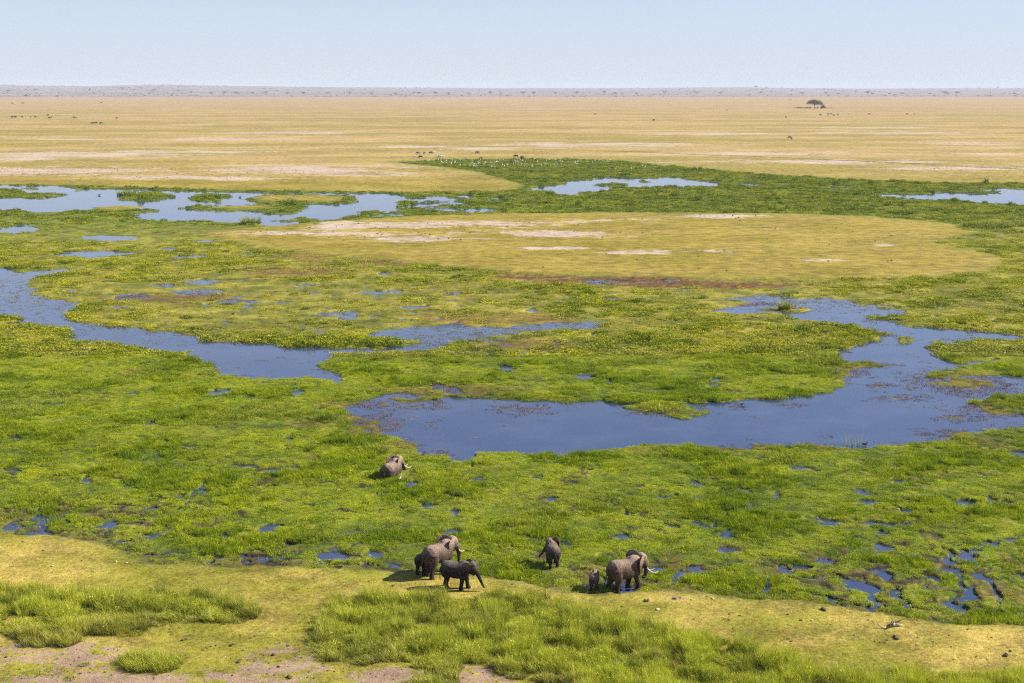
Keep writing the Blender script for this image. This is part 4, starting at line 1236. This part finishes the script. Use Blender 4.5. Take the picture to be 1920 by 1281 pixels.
def ear_shell(side, flare, size=1.0):
    """big African ear, hinged at the head's side; outline in (back, up) coordinates"""
    O = [(0.0,0.42),(-0.22,0.55),(-0.52,0.56),(-0.80,0.42),(-0.95,0.15),(-0.93,-0.15),(-0.80,-0.45),(-0.58,-0.75),(-0.38,-0.92),(-0.26,-0.80),(-0.14,-0.48),(0.0,-0.22)]
    nk = len(O)
    cx, cz = -0.42, -0.10
    V = []; th = 0.045
    ca, sa = math.cos(flare), math.sin(flare)
    def pt(bx, bz, off):
        bx *= size; bz *= size
        cup = 0.10 * math.sin(min(1, max(0, -bx)) * math.pi) * (1 if bz > -0.4 else 0.6)
        X = bx * ca + (off + cup) * sa
        Y = -bx * sa + (off + cup) * ca
        return Vector((X, side * Y, bz))
    for off in (-th, th):
        V.append(pt(cx, cz, off))
        for f in (0.5, 1.0):
            for (bx, bz) in O:
                V.append(pt(cx + (bx - cx) * f, cz + (bz - cz) * f, off * (1.0 if f < 1 else 0.7)))
    Fs = []
    m = 1 + 2 * nk
    for L_, base in enumerate((0, m)):
        for i in range(nk):
            j = (i + 1) % nk
            f1 = (base, base + 1 + i, base + 1 + j)
            f2 = (base + 1 + i, base + 1 + nk + i, base + 1 + nk + j, base + 1 + j)
            if L_ == 0: Fs += [f1, f2]
            else: Fs += [f1[::-1], f2[::-1]]
    for i in range(nk):
        j = (i + 1) % nk
        Fs.append((1 + nk + i, m + 1 + nk + i, m + 1 + nk + j, 1 + nk + j))
    if side < 0: Fs = [f[::-1] for f in Fs]
    return V, Fs

def elephant(u, v, height, heading, label, mat=None, head_yaw=0.0, head_pitch=0.0, trunk=None, legs=None, tail=None,
             flare=0.5, tusk=0.6, sink=0.0, calf=False, fat=1.0, loc=None):
    """heading in degrees, 0 = to the right of the picture, 90 = away"""
    mat = mat or M_skin
    mb = MB()
    k = fat
    mb.add(body_loft([(-1.52, 2.02, 0.22, 0.28), (-1.42, 2.0, 0.50, 0.54), (-1.15, 2.0, 0.70*k, 0.74), (-0.75, 2.0, 0.80*k, 0.79), (-0.25, 1.88, 0.89*k, 0.80),
                      (0.25, 1.86, 0.90*k, 0.82), (0.70, 1.99, 0.80*k, 0.86), (1.05, 2.10, 0.66, 0.80), (1.35, 2.22, 0.50, 0.62), (1.55, 2.28, 0.36, 0.42)]))
    mb.add(ellipsoid((-1.0, 0, 2.35), (0.5, 0.40, 0.44)))
    mb.add(ellipsoid((0.85, 0, 2.55), (0.5, 0.36, 0.40)))
    legs = legs or dict(fl=0.12, fr=-0.12, hl=-0.1, hr=0.12)
    for nm, y_ in (('fl', 0.42), ('fr', -0.42)):
        s = legs[nm]
        mb.add(tube([(0.80, y_ * 0.9, 2.15), (0.82 + s * 0.25, y_, 1.55), (0.86 + s * 0.8, y_, 0.95), (0.80 + s * 1.6, y_, 0.40), (0.82 + s * 2.0, y_, 0.10), (0.84 + s * 2.0, y_, 0.0)],
                    [0.44, 0.36, 0.225, 0.185, 0.23, 0.24], 14))
        mb.add(ellipsoid((0.80, y_ * 1.15, 1.95), (0.42, 0.30, 0.55)))
    for nm, y_ in (('hl', 0.42), ('hr', -0.42)):
        s = legs[nm]
        mb.add(tube([(-0.95, y_ * 0.9, 2.1), (-0.88 + s * 0.3, y_, 1.55), (-0.86 + s * 0.7, y_, 1.10), (-1.02 + s * 1.3, y_, 0.60), (-1.04 + s * 1.8, y_, 0.25), (-0.98 + s * 2.0, y_, 0.08), (-0.96 + s * 2.0, y_, 0.0)],
                    [0.50, 0.43, 0.29, 0.20, 0.20, 0.23, 0.24], 14))
        mb.add(ellipsoid((-1.0, y_ * 1.05, 1.80), (0.50, 0.34, 0.62)))
    # head in its own frame: origin at the neck joint
    neck = Vector((1.35, 0, 2.35))
    HM = Matrix.Translation(neck) @ Matrix.Rotation(head_yaw, 4, 'Z') @ Matrix.Rotation(head_pitch, 4, 'Y')
    head = MB()
    head.add(ellipsoid((0.30, 0, 0.18), (0.52, 0.42, 0.52)))
    head.add(ellipsoid((0.28, 0.14, 0.42), (0.36, 0.26, 0.30)))
    head.add(ellipsoid((0.28, -0.14, 0.42), (0.36, 0.26, 0.30)))
    head.add(ellipsoid((0.55, 0, -0.05), (0.34, 0.33, 0.46)))
    head.add(ellipsoid((0.42, 0, -0.42), (0.34, 0.24, 0.22)))
    head.add(ellipsoid((0.10, 0, -0.05), (0.42, 0.46, 0.48)))
    for sd_ in (1, -1):
        head.add(tube([(0.62, sd_ * 0.18, -0.10), (0.80, sd_ * 0.22, -0.52)], [0.15, 0.12], 8))
    tr = trunk or [(0.70, 0, -0.10), (0.92, 0, -0.50), (1.02, 0, -0.95), (1.02, 0, -1.40), (1.00, 0, -1.80), (1.06, 0, -2.05)]
    r0 = [0.30, 0.235, 0.185, 0.145, 0.115, 0.095, 0.085, 0.08, 0.075, 0.07]
    nn = len(tr)
    rr = [float(np.interp(i / (nn - 1) * 5, range(len(r0)), r0)) for i in range(nn)]
    # refine the path so the trunk bends smoothly
    T = np.array(tr, float); q = np.linspace(0, nn - 1, nn * 4)
    Tp = np.stack([np.interp(q, range(nn), T[:, a]) for a in range(3)], 1)
    for _ in range(3): Tp[1:-1] = (Tp[:-2] + 2 * Tp[1:-1] + Tp[2:]) / 4
    head.add(tube([tuple(p) for p in Tp], list(np.interp(q, range(nn), rr)), 12))
    fl = flare if isinstance(flare, (tuple, list)) else (flare, flare)
    for sd_, f_ in ((1, fl[0]), (-1, fl[1])):
        V, Fs = ear_shell(sd_, f_, 0.85 if calf else 1.12)
        head.add(([v_ + Vector((0.18, sd_ * 0.40, 0.12)) for v_ in V], Fs))
    mb.add((head.V, head.F), HM)
    me = remeshed(mb, 0.036, 'body', mat, 5)
    root = link(bpy.data.objects.new('elephant', None)); root.empty_display_size = 0.5
    x, y = loc if loc else px(u, v)
    s = height / 3.02
    root.location = (x, y, max(gz(x, y), -0.05) - sink)
    root.scale = (s, s, s); root.rotation_euler = (0, 0, R(heading))
    tag(root, label, 'elephant', 'elephants feeding in the swamp')
    link(bpy.data.objects.new('body', me), root)
    if tusk > 0:
        for sd_ in (1, -1):
            t_ = tusk
            b0 = Vector((0.80, sd_ * 0.22, -0.48))
            path = [b0 + Vector((-0.03, 0, 0.08)), b0 + Vector((0.12 * t_, sd_ * 0.05 * t_, -0.16 * t_)), b0 + Vector((0.42 * t_, sd_ * 0.14 * t_, -0.36 * t_)), b0 + Vector((0.80 * t_, sd_ * 0.17 * t_, -0.40 * t_)), b0 + Vector((1.12 * t_, sd_ * 0.10 * t_, -0.26 * t_))]
            mt = MB().add(tube([tuple(p) for p in path], [0.058, 0.054, 0.045, 0.030, 0.008], 10), HM)
            mt.build('tusk', M_ivory, root)
    for sd_ in (1, -1):
        e = MB().add(ellipsoid((0.63, sd_ * 0.315, 0.06), (0.04, 0.03, 0.035), 8, 5), HM)
        e.build('eye', M_hair, root)
    tl = tail or [(-1.50, 0, 2.15), (-1.66, 0, 1.85), (-1.70, 0.02, 1.45), (-1.68, 0.04, 1.05)]
    tb = MB().add(tube(tl, [0.075, 0.05, 0.036, 0.028], 8)).build('tail', mat, root)
    e_ = Vector(tl[-1])
    MB().add(tube([e_ + Vector((0, 0, 0.05)), e_ + Vector((-0.01, 0.01, -0.16)), e_ + Vector((0, 0.01, -0.34))], [0.03, 0.055, 0.012], 7)).build('tail_tuft', M_hair, tb)
    for nm, y_, x0 in (('fl', 0.42, 0.84), ('fr', -0.42, 0.84), ('hl', 0.42, -0.96), ('hr', -0.42, -0.96)):
        mt = MB()
        xx = x0 + legs[nm] * 2.0
        for a in (-0.75, -0.25, 0.25, 0.75):
            mt.add(ellipsoid((xx + 0.225 * math.cos(a), y_ + 0.225 * math.sin(a), 0.06), (0.035, 0.045, 0.05), 7, 5))
        mt.build('toenail', M_horn if mat is M_skin_dark else M_stone, root)
    return root

elephant(734, 896, 2.62, 69, 'grey elephant with a white tusk wading belly deep in the swamp below the big pond', sink=1.12, head_yaw=-0.35, head_pitch=-0.05, flare=(0.5, 0.5), tusk=1.0)
elephant(822, 1085, 2.58, 48, 'large pale grey elephant with hanging trunk, tallest of the left group', head_pitch=0.05, head_yaw=-0.25, flare=(0.5, 0.62), tusk=0.5,
         legs=dict(fl=0.15, fr=-0.05, hl=0.08, hr=-0.10), tail=[(-1.50, 0, 2.15), (-1.70, 0.06, 1.75), (-1.86, 0.12, 1.30), (-2.0, 0.22, 0.85)])
elephant(796, 1081, 1.72, 62, 'small dark elephant half hidden in the shadow of the large pale one', M_skin_dark, calf=True, head_pitch=0.15, flare=0.3, tusk=0, legs=dict(fl=0.05, fr=-0.05, hl=-0.05, hr=0.08))
elephant(855, 1111, 2.15, -17, 'dark wet young elephant reaching its trunk forward behind the tall grass', M_skin_dark, calf=True, head_pitch=0.40, head_yaw=0.05, flare=0.18, tusk=0.0,
         trunk=[(0.66, 0, 0.05), (1.02, 0, -0.22), (1.38, 0, -0.52), (1.74, 0, -0.84), (2.04, 0, -1.12), (2.28, 0, -1.26)],
         legs=dict(fl=0.16, fr=-0.08, hl=-0.14, hr=0.12))
elephant(1036, 1065, 1.88, 97, 'brown elephant seen from behind with its trunk curled out to the left', M_skin_shaded, head_yaw=0.42, head_pitch=0.2, flare=0.3, tusk=0.0,
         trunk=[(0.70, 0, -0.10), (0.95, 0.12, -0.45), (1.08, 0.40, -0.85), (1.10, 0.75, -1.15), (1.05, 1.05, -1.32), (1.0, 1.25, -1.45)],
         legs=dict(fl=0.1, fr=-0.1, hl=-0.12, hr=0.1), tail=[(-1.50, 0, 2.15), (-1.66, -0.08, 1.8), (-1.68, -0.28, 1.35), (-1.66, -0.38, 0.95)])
elephant(1170, 1107, 2.60, 30, 'large tusked elephant striding right with its calf behind it', head_yaw=-0.10, head_pitch=0.15, flare=(0.85, 0.85), tusk=1.0, fat=1.04,
         trunk=[(0.70, 0, -0.10), (0.90, 0, -0.50), (0.95, 0, -0.95), (0.90, -0.02, -1.25), (0.72, -0.05, -1.42), (0.58, -0.08, -1.32)],
         legs=dict(fl=-0.08, fr=0.20, hl=-0.16, hr=0.06), tail=[(-1.50, 0, 2.15), (-1.68, 0.0, 1.8), (-1.76, 0.05, 1.35), (-1.86, 0.10, 0.95)])
elephant(1114, 1110, 1.22, 82, 'tiny elephant calf seen from behind, following the large tusked elephant', M_skin, calf=True, flare=0.35, tusk=0, head_pitch=0.1)

# ------------------------------------------------------------------ birds
def egret(loc, s, heading, label, group, detail=True):
    mb = MB()
    mb.add(ellipsoid((0, 0, 0.42), (0.22, 0.09, 0.10), 10, 7, Matrix.Rotation(-0.35, 3, 'Y')))
    mb.add(tube([(0.14, 0, 0.48), (0.24, 0, 0.60), (0.20, 0, 0.74), (0.26, 0, 0.86)], [0.045, 0.03, 0.026, 0.026], 7))
    mb.add(ellipsoid((0.29, 0, 0.88), (0.06, 0.035, 0.035), 8, 6))
    mb.add(tube([(-0.15, 0, 0.40), (-0.34, 0, 0.30)], [0.06, 0.015], 7))
    if not detail:
        for y_ in (0.04, -0.04): mb.add(tube([(0, y_, 0.36), (0.02, y_, 0)], [0.012, 0.012], 4))
        return mb
    root = link(bpy.data.objects.new('egret', None)); root.location = loc; root.scale = (s, s, s); root.rotation_euler = (0, 0, heading)
    tag(root, label, 'bird', group)
    mb.build('body', M_white, root)
    MB().add(tube([(0.33, 0, 0.88), (0.46, 0, 0.86)], [0.016, 0.004], 6)).build('beak', M_beak, root)
    for y_ in (0.04, -0.04):
        MB().add(tube([(0, y_, 0.36), (0.03, y_, 0.18), (0.0, y_, 0.0)], [0.012, 0.01, 0.01], 5)).build('leg', M_dark, root)
    return root
x, y = px(751, 908); egret((x, y, gz(x, y)+0.22), 0.62, 1.2, 'white egret standing in the swamp below the wading elephant', 'egrets near the elephants')
x, y = px(1098, 1104); egret((x, y, gz(x, y)+0.1), 0.6, 2.0, 'white egret at the pool left of the elephant calf', 'egrets near the elephants')

def flock():
    me = egret(None, 1, 0, None, None, False).mesh('egret', M_white)
    W = poly_world([(760,304),(850,301.5),(1000,300.5),(1150,303),(1150,309),(1060,314),(960,319),(900,319),(840,313)])
    n = 0
    while n < 150:
        if n < 130:
            u, v = rng.uniform(760, 1150), rng.uniform(301, 318)
        else:
            u, v = rng.uniform(1150, 1400), rng.uniform(306, 322)
        x, y = px(u, v)
        if n < 130 and sdf_poly(W, np.array([x]), np.array([y]))[0] > 0: continue
        z = gz(x, y)
        o = link(bpy.data.objects.new('egret', me))
        s = rng.uniform(1.0, 1.5)
        o.location = (x, y, max(z, 0) + 0.55); o.scale = (s, s, s); o.rotation_euler = (0, 0, rng.uniform(0, 6.28))
        tag(o, 'one of the many white birds scattered over the far green marsh', 'bird', 'white birds on the far marsh')
        n += 1
flock()

def duck(u, v, s, lab, h=0.0):
    x, y = px(u, v)
    root = link(bpy.data.objects.new('duck', None)); root.location = (x, y, max(0.0, gz(x, y)) + 0.08); root.scale = (s, s, s); root.rotation_euler = (0, 0, h)
    tag(root, lab, 'bird', 'dark water birds on the ponds')
    MB().add(ellipsoid((0, 0, 0.09), (0.26, 0.14, 0.12), 10, 7)).add(tube([(0.18, 0, 0.12), (0.24, 0, 0.28)], [0.05, 0.04], 7)).add(ellipsoid((0.27, 0, 0.30), (0.07, 0.05, 0.05), 8, 6)).add(tube([(-0.2, 0, 0.12), (-0.36, 0, 0.19)], [0.07, 0.01], 6)).build('body', M_dark, root)
    MB().add(tube([(0.32, 0, 0.30), (0.40, 0, 0.28)], [0.02, 0.012], 6)).build('beak', M_beak, root)
duck(1621, 836, 1.0, 'dark bird sitting at the near shore of the big pond')
duck(437, 592, 0.9, 'dark bird on the yellow marsh above the left channel')
duck(189, 582, 0.8, 'dark bird on the marsh left of the other one near the channel')
duck(186, 367, 1.6, 'dark bird floating in the far left lagoon')
duck(450, 371, 1.6, 'dark bird near the long islet of the far left lagoon')
duck(1391, 760, 0.7, 'dark bird on the big pond by the small weed patch')

# ------------------------------------------------------------------ grazing animals on the plain
def grazer(kind):
    """kind: 'gnu' or 'zebra': deep chest, sloping back, head lowered to graze"""
    mb = MB()
    mb.add(body_loft([(-0.78, 1.02, 0.10, 0.14), (-0.70, 1.0, 0.22, 0.26), (-0.40, 0.98, 0.27, 0.30), (0.0, 0.96, 0.28, 0.31), (0.40, 1.02, 0.28, 0.36), (0.65, 1.08, 0.20, 0.32), (0.80, 1.12, 0.12, 0.2)], 12))
    grz = kind != 'alert'
    nk = [(0.68, 0, 1.18), (0.92, 0, 1.0), (1.10, 0, 0.62)] if kind != 'alert' else [(0.66, 0, 1.2), (0.88, 0, 1.42), (0.98, 0, 1.58)]
    mb.add(tube(nk, [0.22, 0.16, 0.12], 9))
    hd = [(1.06, 0, 0.70), (1.22, 0, 0.42), (1.28, 0, 0.20)] if kind != 'alert' else [(0.92, 0, 1.60), (1.14, 0, 1.50), (1.32, 0, 1.32)]
    mb.add(tube(hd, [0.12, 0.11, 0.07], 9))
    for y_ in (0.16, -0.16):
        mb.add(tube([(0.52, y_, 0.95), (0.52, y_, 0.5), (0.54, y_, 0.05), (0.56, y_, 0.0)], [0.12, 0.06, 0.045, 0.06], 7))
        mb.add(tube([(-0.55, y_, 1.0), (-0.48, y_, 0.68), (-0.64, y_, 0.42), (-0.58, y_, 0.05), (-0.56, y_, 0.0)], [0.17, 0.10, 0.05, 0.04, 0.055], 7))
        b = Vector(hd[0]) + Vector((0, y_ * 0.6, 0.08))
        mb.add(tube([b, b + Vector((-0.06, y_ * 1.2, 0.08))], [0.05, 0.015], 5))
        if kind == 'gnu':
            mb.add(tube([b, b + Vector((0.02, y_ * 1.8, 0.0)), b + Vector((0.04, y_ * 1.6, 0.2))], [0.035, 0.03, 0.01], 5))
    mb.add(tube([(-0.76, 0, 1.1), (-0.86, 0, 0.85), (-0.86, 0, 0.5)], [0.035, 0.02, 0.05], 6))
    if kind == 'gnu':
        mb.add(tube([(0.45, 0, 1.38), (0.75, 0, 1.22), (1.0, 0, 0.98)], [0.05, 0.05, 0.04], 6))
    return mb
gm = grazer('gnu').mesh('wildebeest', M_gnu); zm = grazer('zebra').mesh('zebra', M_zebra)
ORD = ['first','second','third','fourth','fifth','sixth','seventh','eighth','ninth','tenth','eleventh','twelfth','thirteenth','fourteenth','fifteenth','sixteenth','seventeenth','eighteenth','nineteenth']
def number_labels(group, phrase):
    obs = sorted([o for o in sc.objects if o.get('group') == group], key=lambda o: o.location.x / o.location.y)
    n = len(obs)
    for i, o in enumerate(obs):
        if i < (n + 1) // 2: o['label'] = phrase % ((ORD[i] + ' ') if i else 'very first ', 'left')
        else:
            j = n - 1 - i
            o['label'] = phrase % ((ORD[j] + ' ') if j else 'very first ', 'right')
def herd():
    def put(name, me, u, v, s, h, lab, grp, cat):
        x, y = px(u, v)
        o = link(bpy.data.objects.new(name, me)); s *= 0.82; o.location = (x, y, gz(x, y)); o.scale = (s, s, s); o.rotation_euler = (0, 0, R(h))
        tag(o, lab, cat, grp)
    G = 'dark grazing animals above the far green marsh'
    put('wildebeest', gm, 784, 291, 1.25, 200, 'dark wildebeest grazing, leftmost of the upper three above the far marsh tip', G, 'wildebeest')
    put('wildebeest', gm, 796, 291, 1.2, 240, 'dark wildebeest grazing between the leftmost and the zebra pair', G, 'wildebeest')
    put('wildebeest', gm, 807, 290.5, 1.3, 10, 'dark wildebeest grazing just left of a white striped zebra', G, 'wildebeest')
    put('wildebeest', gm, 789, 298.5, 1.35, 170, 'dark wildebeest grazing right beside the left zebra at the marsh tip', G, 'wildebeest')
    put('wildebeest', gm, 894, 290, 1.35, 20, 'lone dark wildebeest grazing between the herd and the rightmost one', G, 'wildebeest')
    put('wildebeest', gm, 968, 297.5, 1.5, 185, 'rightmost dark wildebeest at the top edge of the far marsh', G, 'wildebeest')
    Z = 'zebras above the far green marsh'
    put('zebra', zm, 778, 298.5, 1.3, 10, 'pale zebra grazing at the left tip of the far marsh', Z, 'zebra')
    put('zebra', zm, 814, 290, 1.2, 30, 'pale zebra standing at the right end of the upper herd', Z, 'zebra')
    put('zebra', zm, 825, 298, 1.3, 170, 'pale zebra just above the marsh edge, left one of a touching pair', Z, 'zebra')
    put('zebra', zm, 829, 297.5, 1.2, 20, 'pale zebra just above the marsh edge, right one of a touching pair', Z, 'zebra')
    put('wildebeest', gm, 1480, 261.5, 1.7, 0, 'dark animal on the far right plain, left one of a close pair', 'pair of dark animals on the far right plain', 'wildebeest')
    put('wildebeest', gm, 1484.6, 263.5, 1.6, 80, 'dark animal on the far right plain, right one of a close pair', 'pair of dark animals on the far right plain', 'wildebeest')
    for (u, v) in ((1538,217.5),(1552,216),(1552.5,219),(1559,216),(1571,217.5),(1590,216),(1630,216),(1563,218.5),(1473,222)):
        put('wildebeest', gm, u, v, 1.8, rng.uniform(0, 360), 'tiny dark grazing animal on the plain below the far huts', 'animals below the far huts', 'wildebeest')
    for (u, v) in ((1701,216),(1714,216)):
        put('wildebeest', gm, u, v, 2.0, rng.uniform(0, 360), 'tiny dark grazing animal far right of the huts', 'animals right of the far huts', 'wildebeest')
    for (u, v) in ((22,222),(25.5,222),(29,222),(41,222),(58,222),(66,221.5),(90,218),(93,223.5),(96.5,222),(138,222.6),(142,223.5),(180,233),(190,234),(173,234),(219,224)):
        put('wildebeest', gm, u, v, 2.0, rng.uniform(0, 360), 'tiny dark grazing animal on the far left plain', 'animals on the far left plain', 'wildebeest')
    for (u, v) in ((24,196),(42,195),(44,195.5),(190,195),(1482,189)):
        put('wildebeest', gm, u, v, 3.0, rng.uniform(0, 360), 'faint dark animal near the far edge of the plain', 'animals at the far edge of the plain', 'wildebeest')
    for (u, v) in ((1116,216),(1226,228),(1363,208)):
        put('wildebeest', gm, u, v, 2.2, rng.uniform(0, 360), 'lone tiny dark animal on the middle of the far plain', 'lone animals on the middle plain', 'wildebeest')
herd()
number_labels('acacias on the far ridge', '%sflat-topped acacia from the %s on the ridge of the far hills')
for third in ('left', 'middle', 'right'):
    number_labels('acacias at the foot of the hills, %s third' % third, '%shazy acacia from the %s below the hills, ' + third + ' third of the view')
number_labels('animals on the far left plain', '%stiny dark grazing animal from the %s of the far left herd')
number_labels('animals below the far huts', '%stiny dark grazing animal from the %s of the herd below the huts')
number_labels('animals right of the far huts', '%stiny dark animal from the %s in the pair right of the huts')
number_labels('animals at the far edge of the plain', '%sfaint dark animal from the %s near the far edge of the plain')
number_labels('lone animals on the middle plain', '%slone tiny dark animal from the %s on the middle of the plain')
number_labels('thorn bushes beside the huts', '%stiny thorn bush from the %s in the row beside the huts')

# ------------------------------------------------------------------ dung, stones, bones
def lump_mesh(name, mat, n, r, rg, squash=0.7):
    mb = MB()
    for k in range(n):
        a = rg.uniform(0, 6.28); d = r * rg.uniform(0, 1.3) * (n > 1)
        rr = r * rg.uniform(0.6, 1.0)
        V, Fs = ellipsoid((d * math.cos(a), d * math.sin(a), rr * squash * 0.8), (rr, rr * rg.uniform(.75, 1), rr * squash), 9, 6)
        V = [v_ + Vector((rg.uniform(-1, 1), rg.uniform(-1, 1), rg.uniform(-1, 1))) * rr * 0.12 for v_ in V]
        mb.add((V, Fs))
    return mb.mesh(name, mat)
def debris():
    rg = random.Random(5)
    dm = [lump_mesh('dung_pile', M_dung, n, 0.10, rg) for n in (1, 3, 4, 5)]
    sm = [lump_mesh('stone', M_stone, 1, 0.16, rg, 0.6) for _ in range(3)]
    def put(me, name, u, v, s, lab, grp, cat):
        x, y = px(u, v)
        o = link(bpy.data.objects.new(name, me)); o.location = (x, y, gz(x, y)); s *= 0.72 if 'small droppings' not in grp else 0.58; o.scale = (s * rg.uniform(.8, 1.3), s, s * rg.uniform(.6, .9)); o.rotation_euler = (0, 0, rg.uniform(0, 6))
        tag(o, lab, cat, grp)
    D = 'dung piles on the near meadow'
    put(dm[3], 'dung_pile', 1680, 1205, 2.3, 'large dark dung pile just below the horned skull', D, 'dung')
    put(dm[2], 'dung_pile', 1882, 1238, 2.0, 'dark dung pile nearest the lower right corner', D, 'dung')
    put(dm[2], 'dung_pile', 1211, 1136, 1.9, 'dark dung pile below and right of the tusked elephant', D, 'dung')
    put(dm[1], 'dung_pile', 1263, 1131, 1.8, 'brown dung pile up and right of the elephant calf group', D, 'dung')
    put(dm[2], 'dung_pile', 1547, 1152, 2.2, 'tan dung heap at the swamp edge left of the skull', D, 'dung')
    put(dm[2], 'dung_pile', 433, 1218, 1.8, 'dark dung pile in the gap between the two grass thickets', D, 'dung')
    put(dm[3], 'dung_pile', 347, 1208, 1.8, 'dark dung pile just right above the lone tussock', D, 'dung')
    put(dm[3], 'dung_pile', 448, 1250, 1.9, 'dark heap of twigs and dung right of the lone tussock', D, 'dung')
    put(dm[2], 'dung_pile', 510, 1237, 1.6, 'dark dung pile on soil left of the thicket corner', D, 'dung')
    put(dm[2], 'dung_pile', 547, 1279, 2.2, 'dark dung at the bottom edge between the thickets', D, 'dung')
    for (u, v, s) in ((1366,1160,1.3),(1387,1162,1.3),(1368,1170,1.2),(1478,1161,1.2),(1503,1172,1.4),(1628,1172,1.3),(1483,1212,1.4),(1830,1241,1.2),(1896,1231,1.4),(1640,1211,1.1),(1650,1213,1.0),(1658,1214,1.2),
                      (1664,1209,1.3),(1164,1145,1.1),(1180,1113,1.3),(737,1107,1.3),(588,1093,1.3),(365,1191,1.1),(322,1198,1.1),(488,1193,1.1),(538,1220,1.4),(520,1259,1.5),(537,1188,1.1),(550,1114,1.3),
                      (13,1241,1.6),(153,1272,1.5),(397,1221,1.2),(390,1225,1.0),(405,1218,1.1),(380,1228,1.0),(412,1223,1.2),(42,1023,1.3),(83,1040,1.3),(1440,1190,0.9),(1558,1180,0.9),(1600,1200,0.9),(1720,1205,1.0),
                      (1750,1212,1.0),(1780,1200,0.9),(1300,1170,1.0),(1010,1116,1.0),(960,1104,1.0),(690,1098,1.0),(470,1130,0.9),(520,1150,1.0),(560,1160,0.9),(470,1205,1.0),(455,1228,1.0),(1815,1190,1.0),(1860,1205,0.9)):
        put(dm[rg.choice((0, 1, 2))], 'dung_pile', u, v, s, 'small dark dropping lying on the near meadow', 'small droppings on the near meadow', 'dung')
    S = 'pale stones on the near meadow'
    put(sm[0], 'stone', 1522, 1172, 1.4, 'pale rounded stone right of a dropping in the middle of the right meadow', S, 'stone')
    put(sm[1], 'stone', 1336, 1131, 1.2, 'flat whitish stone at the swamp edge right of the tusked elephant', S, 'stone')
    put(sm[2], 'stone', 1233, 1151, 1.5, 'pale stone beside the far edge of the tall grass thicket', S, 'stone')
    put(sm[0], 'stone', 218, 1061, 1.4, 'pale stone at the left meadow edge, left one of two', S, 'stone')
    put(sm[1], 'stone', 238, 1063, 1.3, 'pale stone at the left meadow edge, right one of two', S, 'stone')
    put(sm[2], 'stone', 99, 1069, 1.3, 'pale stone alone on the left meadow above the thicket', S, 'stone')
    # horned skull
    x, y = px(1683, 1183)
    r = link(bpy.data.objects.new('horned_skull', None)); r.location = (x, y, gz(x, y)); r.rotation_euler = (0, 0, 0.3); r.scale = (0.95,) * 3
    tag(r, 'weathered skull with curved horns lying on the right meadow', 'skull')
    MB().add(ellipsoid((-0.38, 0, 0.16), (0.24, 0.15, 0.14))).add(tube([(-0.3, 0, 0.15), (0.1, -0.05, 0.10), (0.3, -0.08, 0.07)], [0.14, 0.09, 0.06], 9)).build('skull', M_bone, r)
    MB().add(tube([(-0.40, 0.12, 0.2), (-0.2, 0.42, 0.16), (0.3, 0.5, 0.12), (0.62, 0.34, 0.32)], [0.09, 0.08, 0.06, 0.02], 8)).build('horn', M_horn, r)
    MB().add(tube([(-0.48, -0.1, 0.22), (-0.66, -0.3, 0.3), (-0.62, -0.42, 0.5)], [0.08, 0.06, 0.02], 8)).build('horn', M_horn, r)
    x, y = px(1653, 1187)
    o = MB().add(tube([(0.25, 0, 0.05), (0, 0, 0.08), (-0.18, 0.05, 0.2), (-0.26, 0.08, 0.34)], [0.05, 0.045, 0.04, 0.02], 8)).build('bone', M_bone)
    o.location = (x, y, gz(x, y)); tag(o, 'curved pale bone lying left of the horned skull', 'bone')
debris()

# ------------------------------------------------------------------ air
def haze():
    m, t, out = new_mat('haze')
    pv = N(t, 'ShaderNodeVolumePrincipled')
    pv.inputs['Color'].default_value = (0.68, 0.755, 0.90, 1)
    pv.inputs['Density'].default_value = 6.0e-5
    pv.inputs['Anisotropy'].default_value = 0.0
    t.links.new(pv.outputs[0], out.inputs['Volume'])
    x0, x1, y0, y1, z0, z1 = -16000, 16000, -600, 19500, -2, 76
    V = [(x0,y0,z0),(x1,y0,z0),(x1,y1,z0),(x0,y1,z0),(x0,y0,z1),(x1,y0,z1),(x1,y1,z1),(x0,y1,z1)]
    Fs = [(3,2,1,0),(4,5,6,7),(0,1,5,4),(1,2,6,5),(2,3,7,6),(3,0,4,7)]
    o = link(bpy.data.objects.new('haze', mesh_np('haze', V, Fs, m)))
    tag(o, 'pale heat haze over the plain', kind='stuff')
haze()
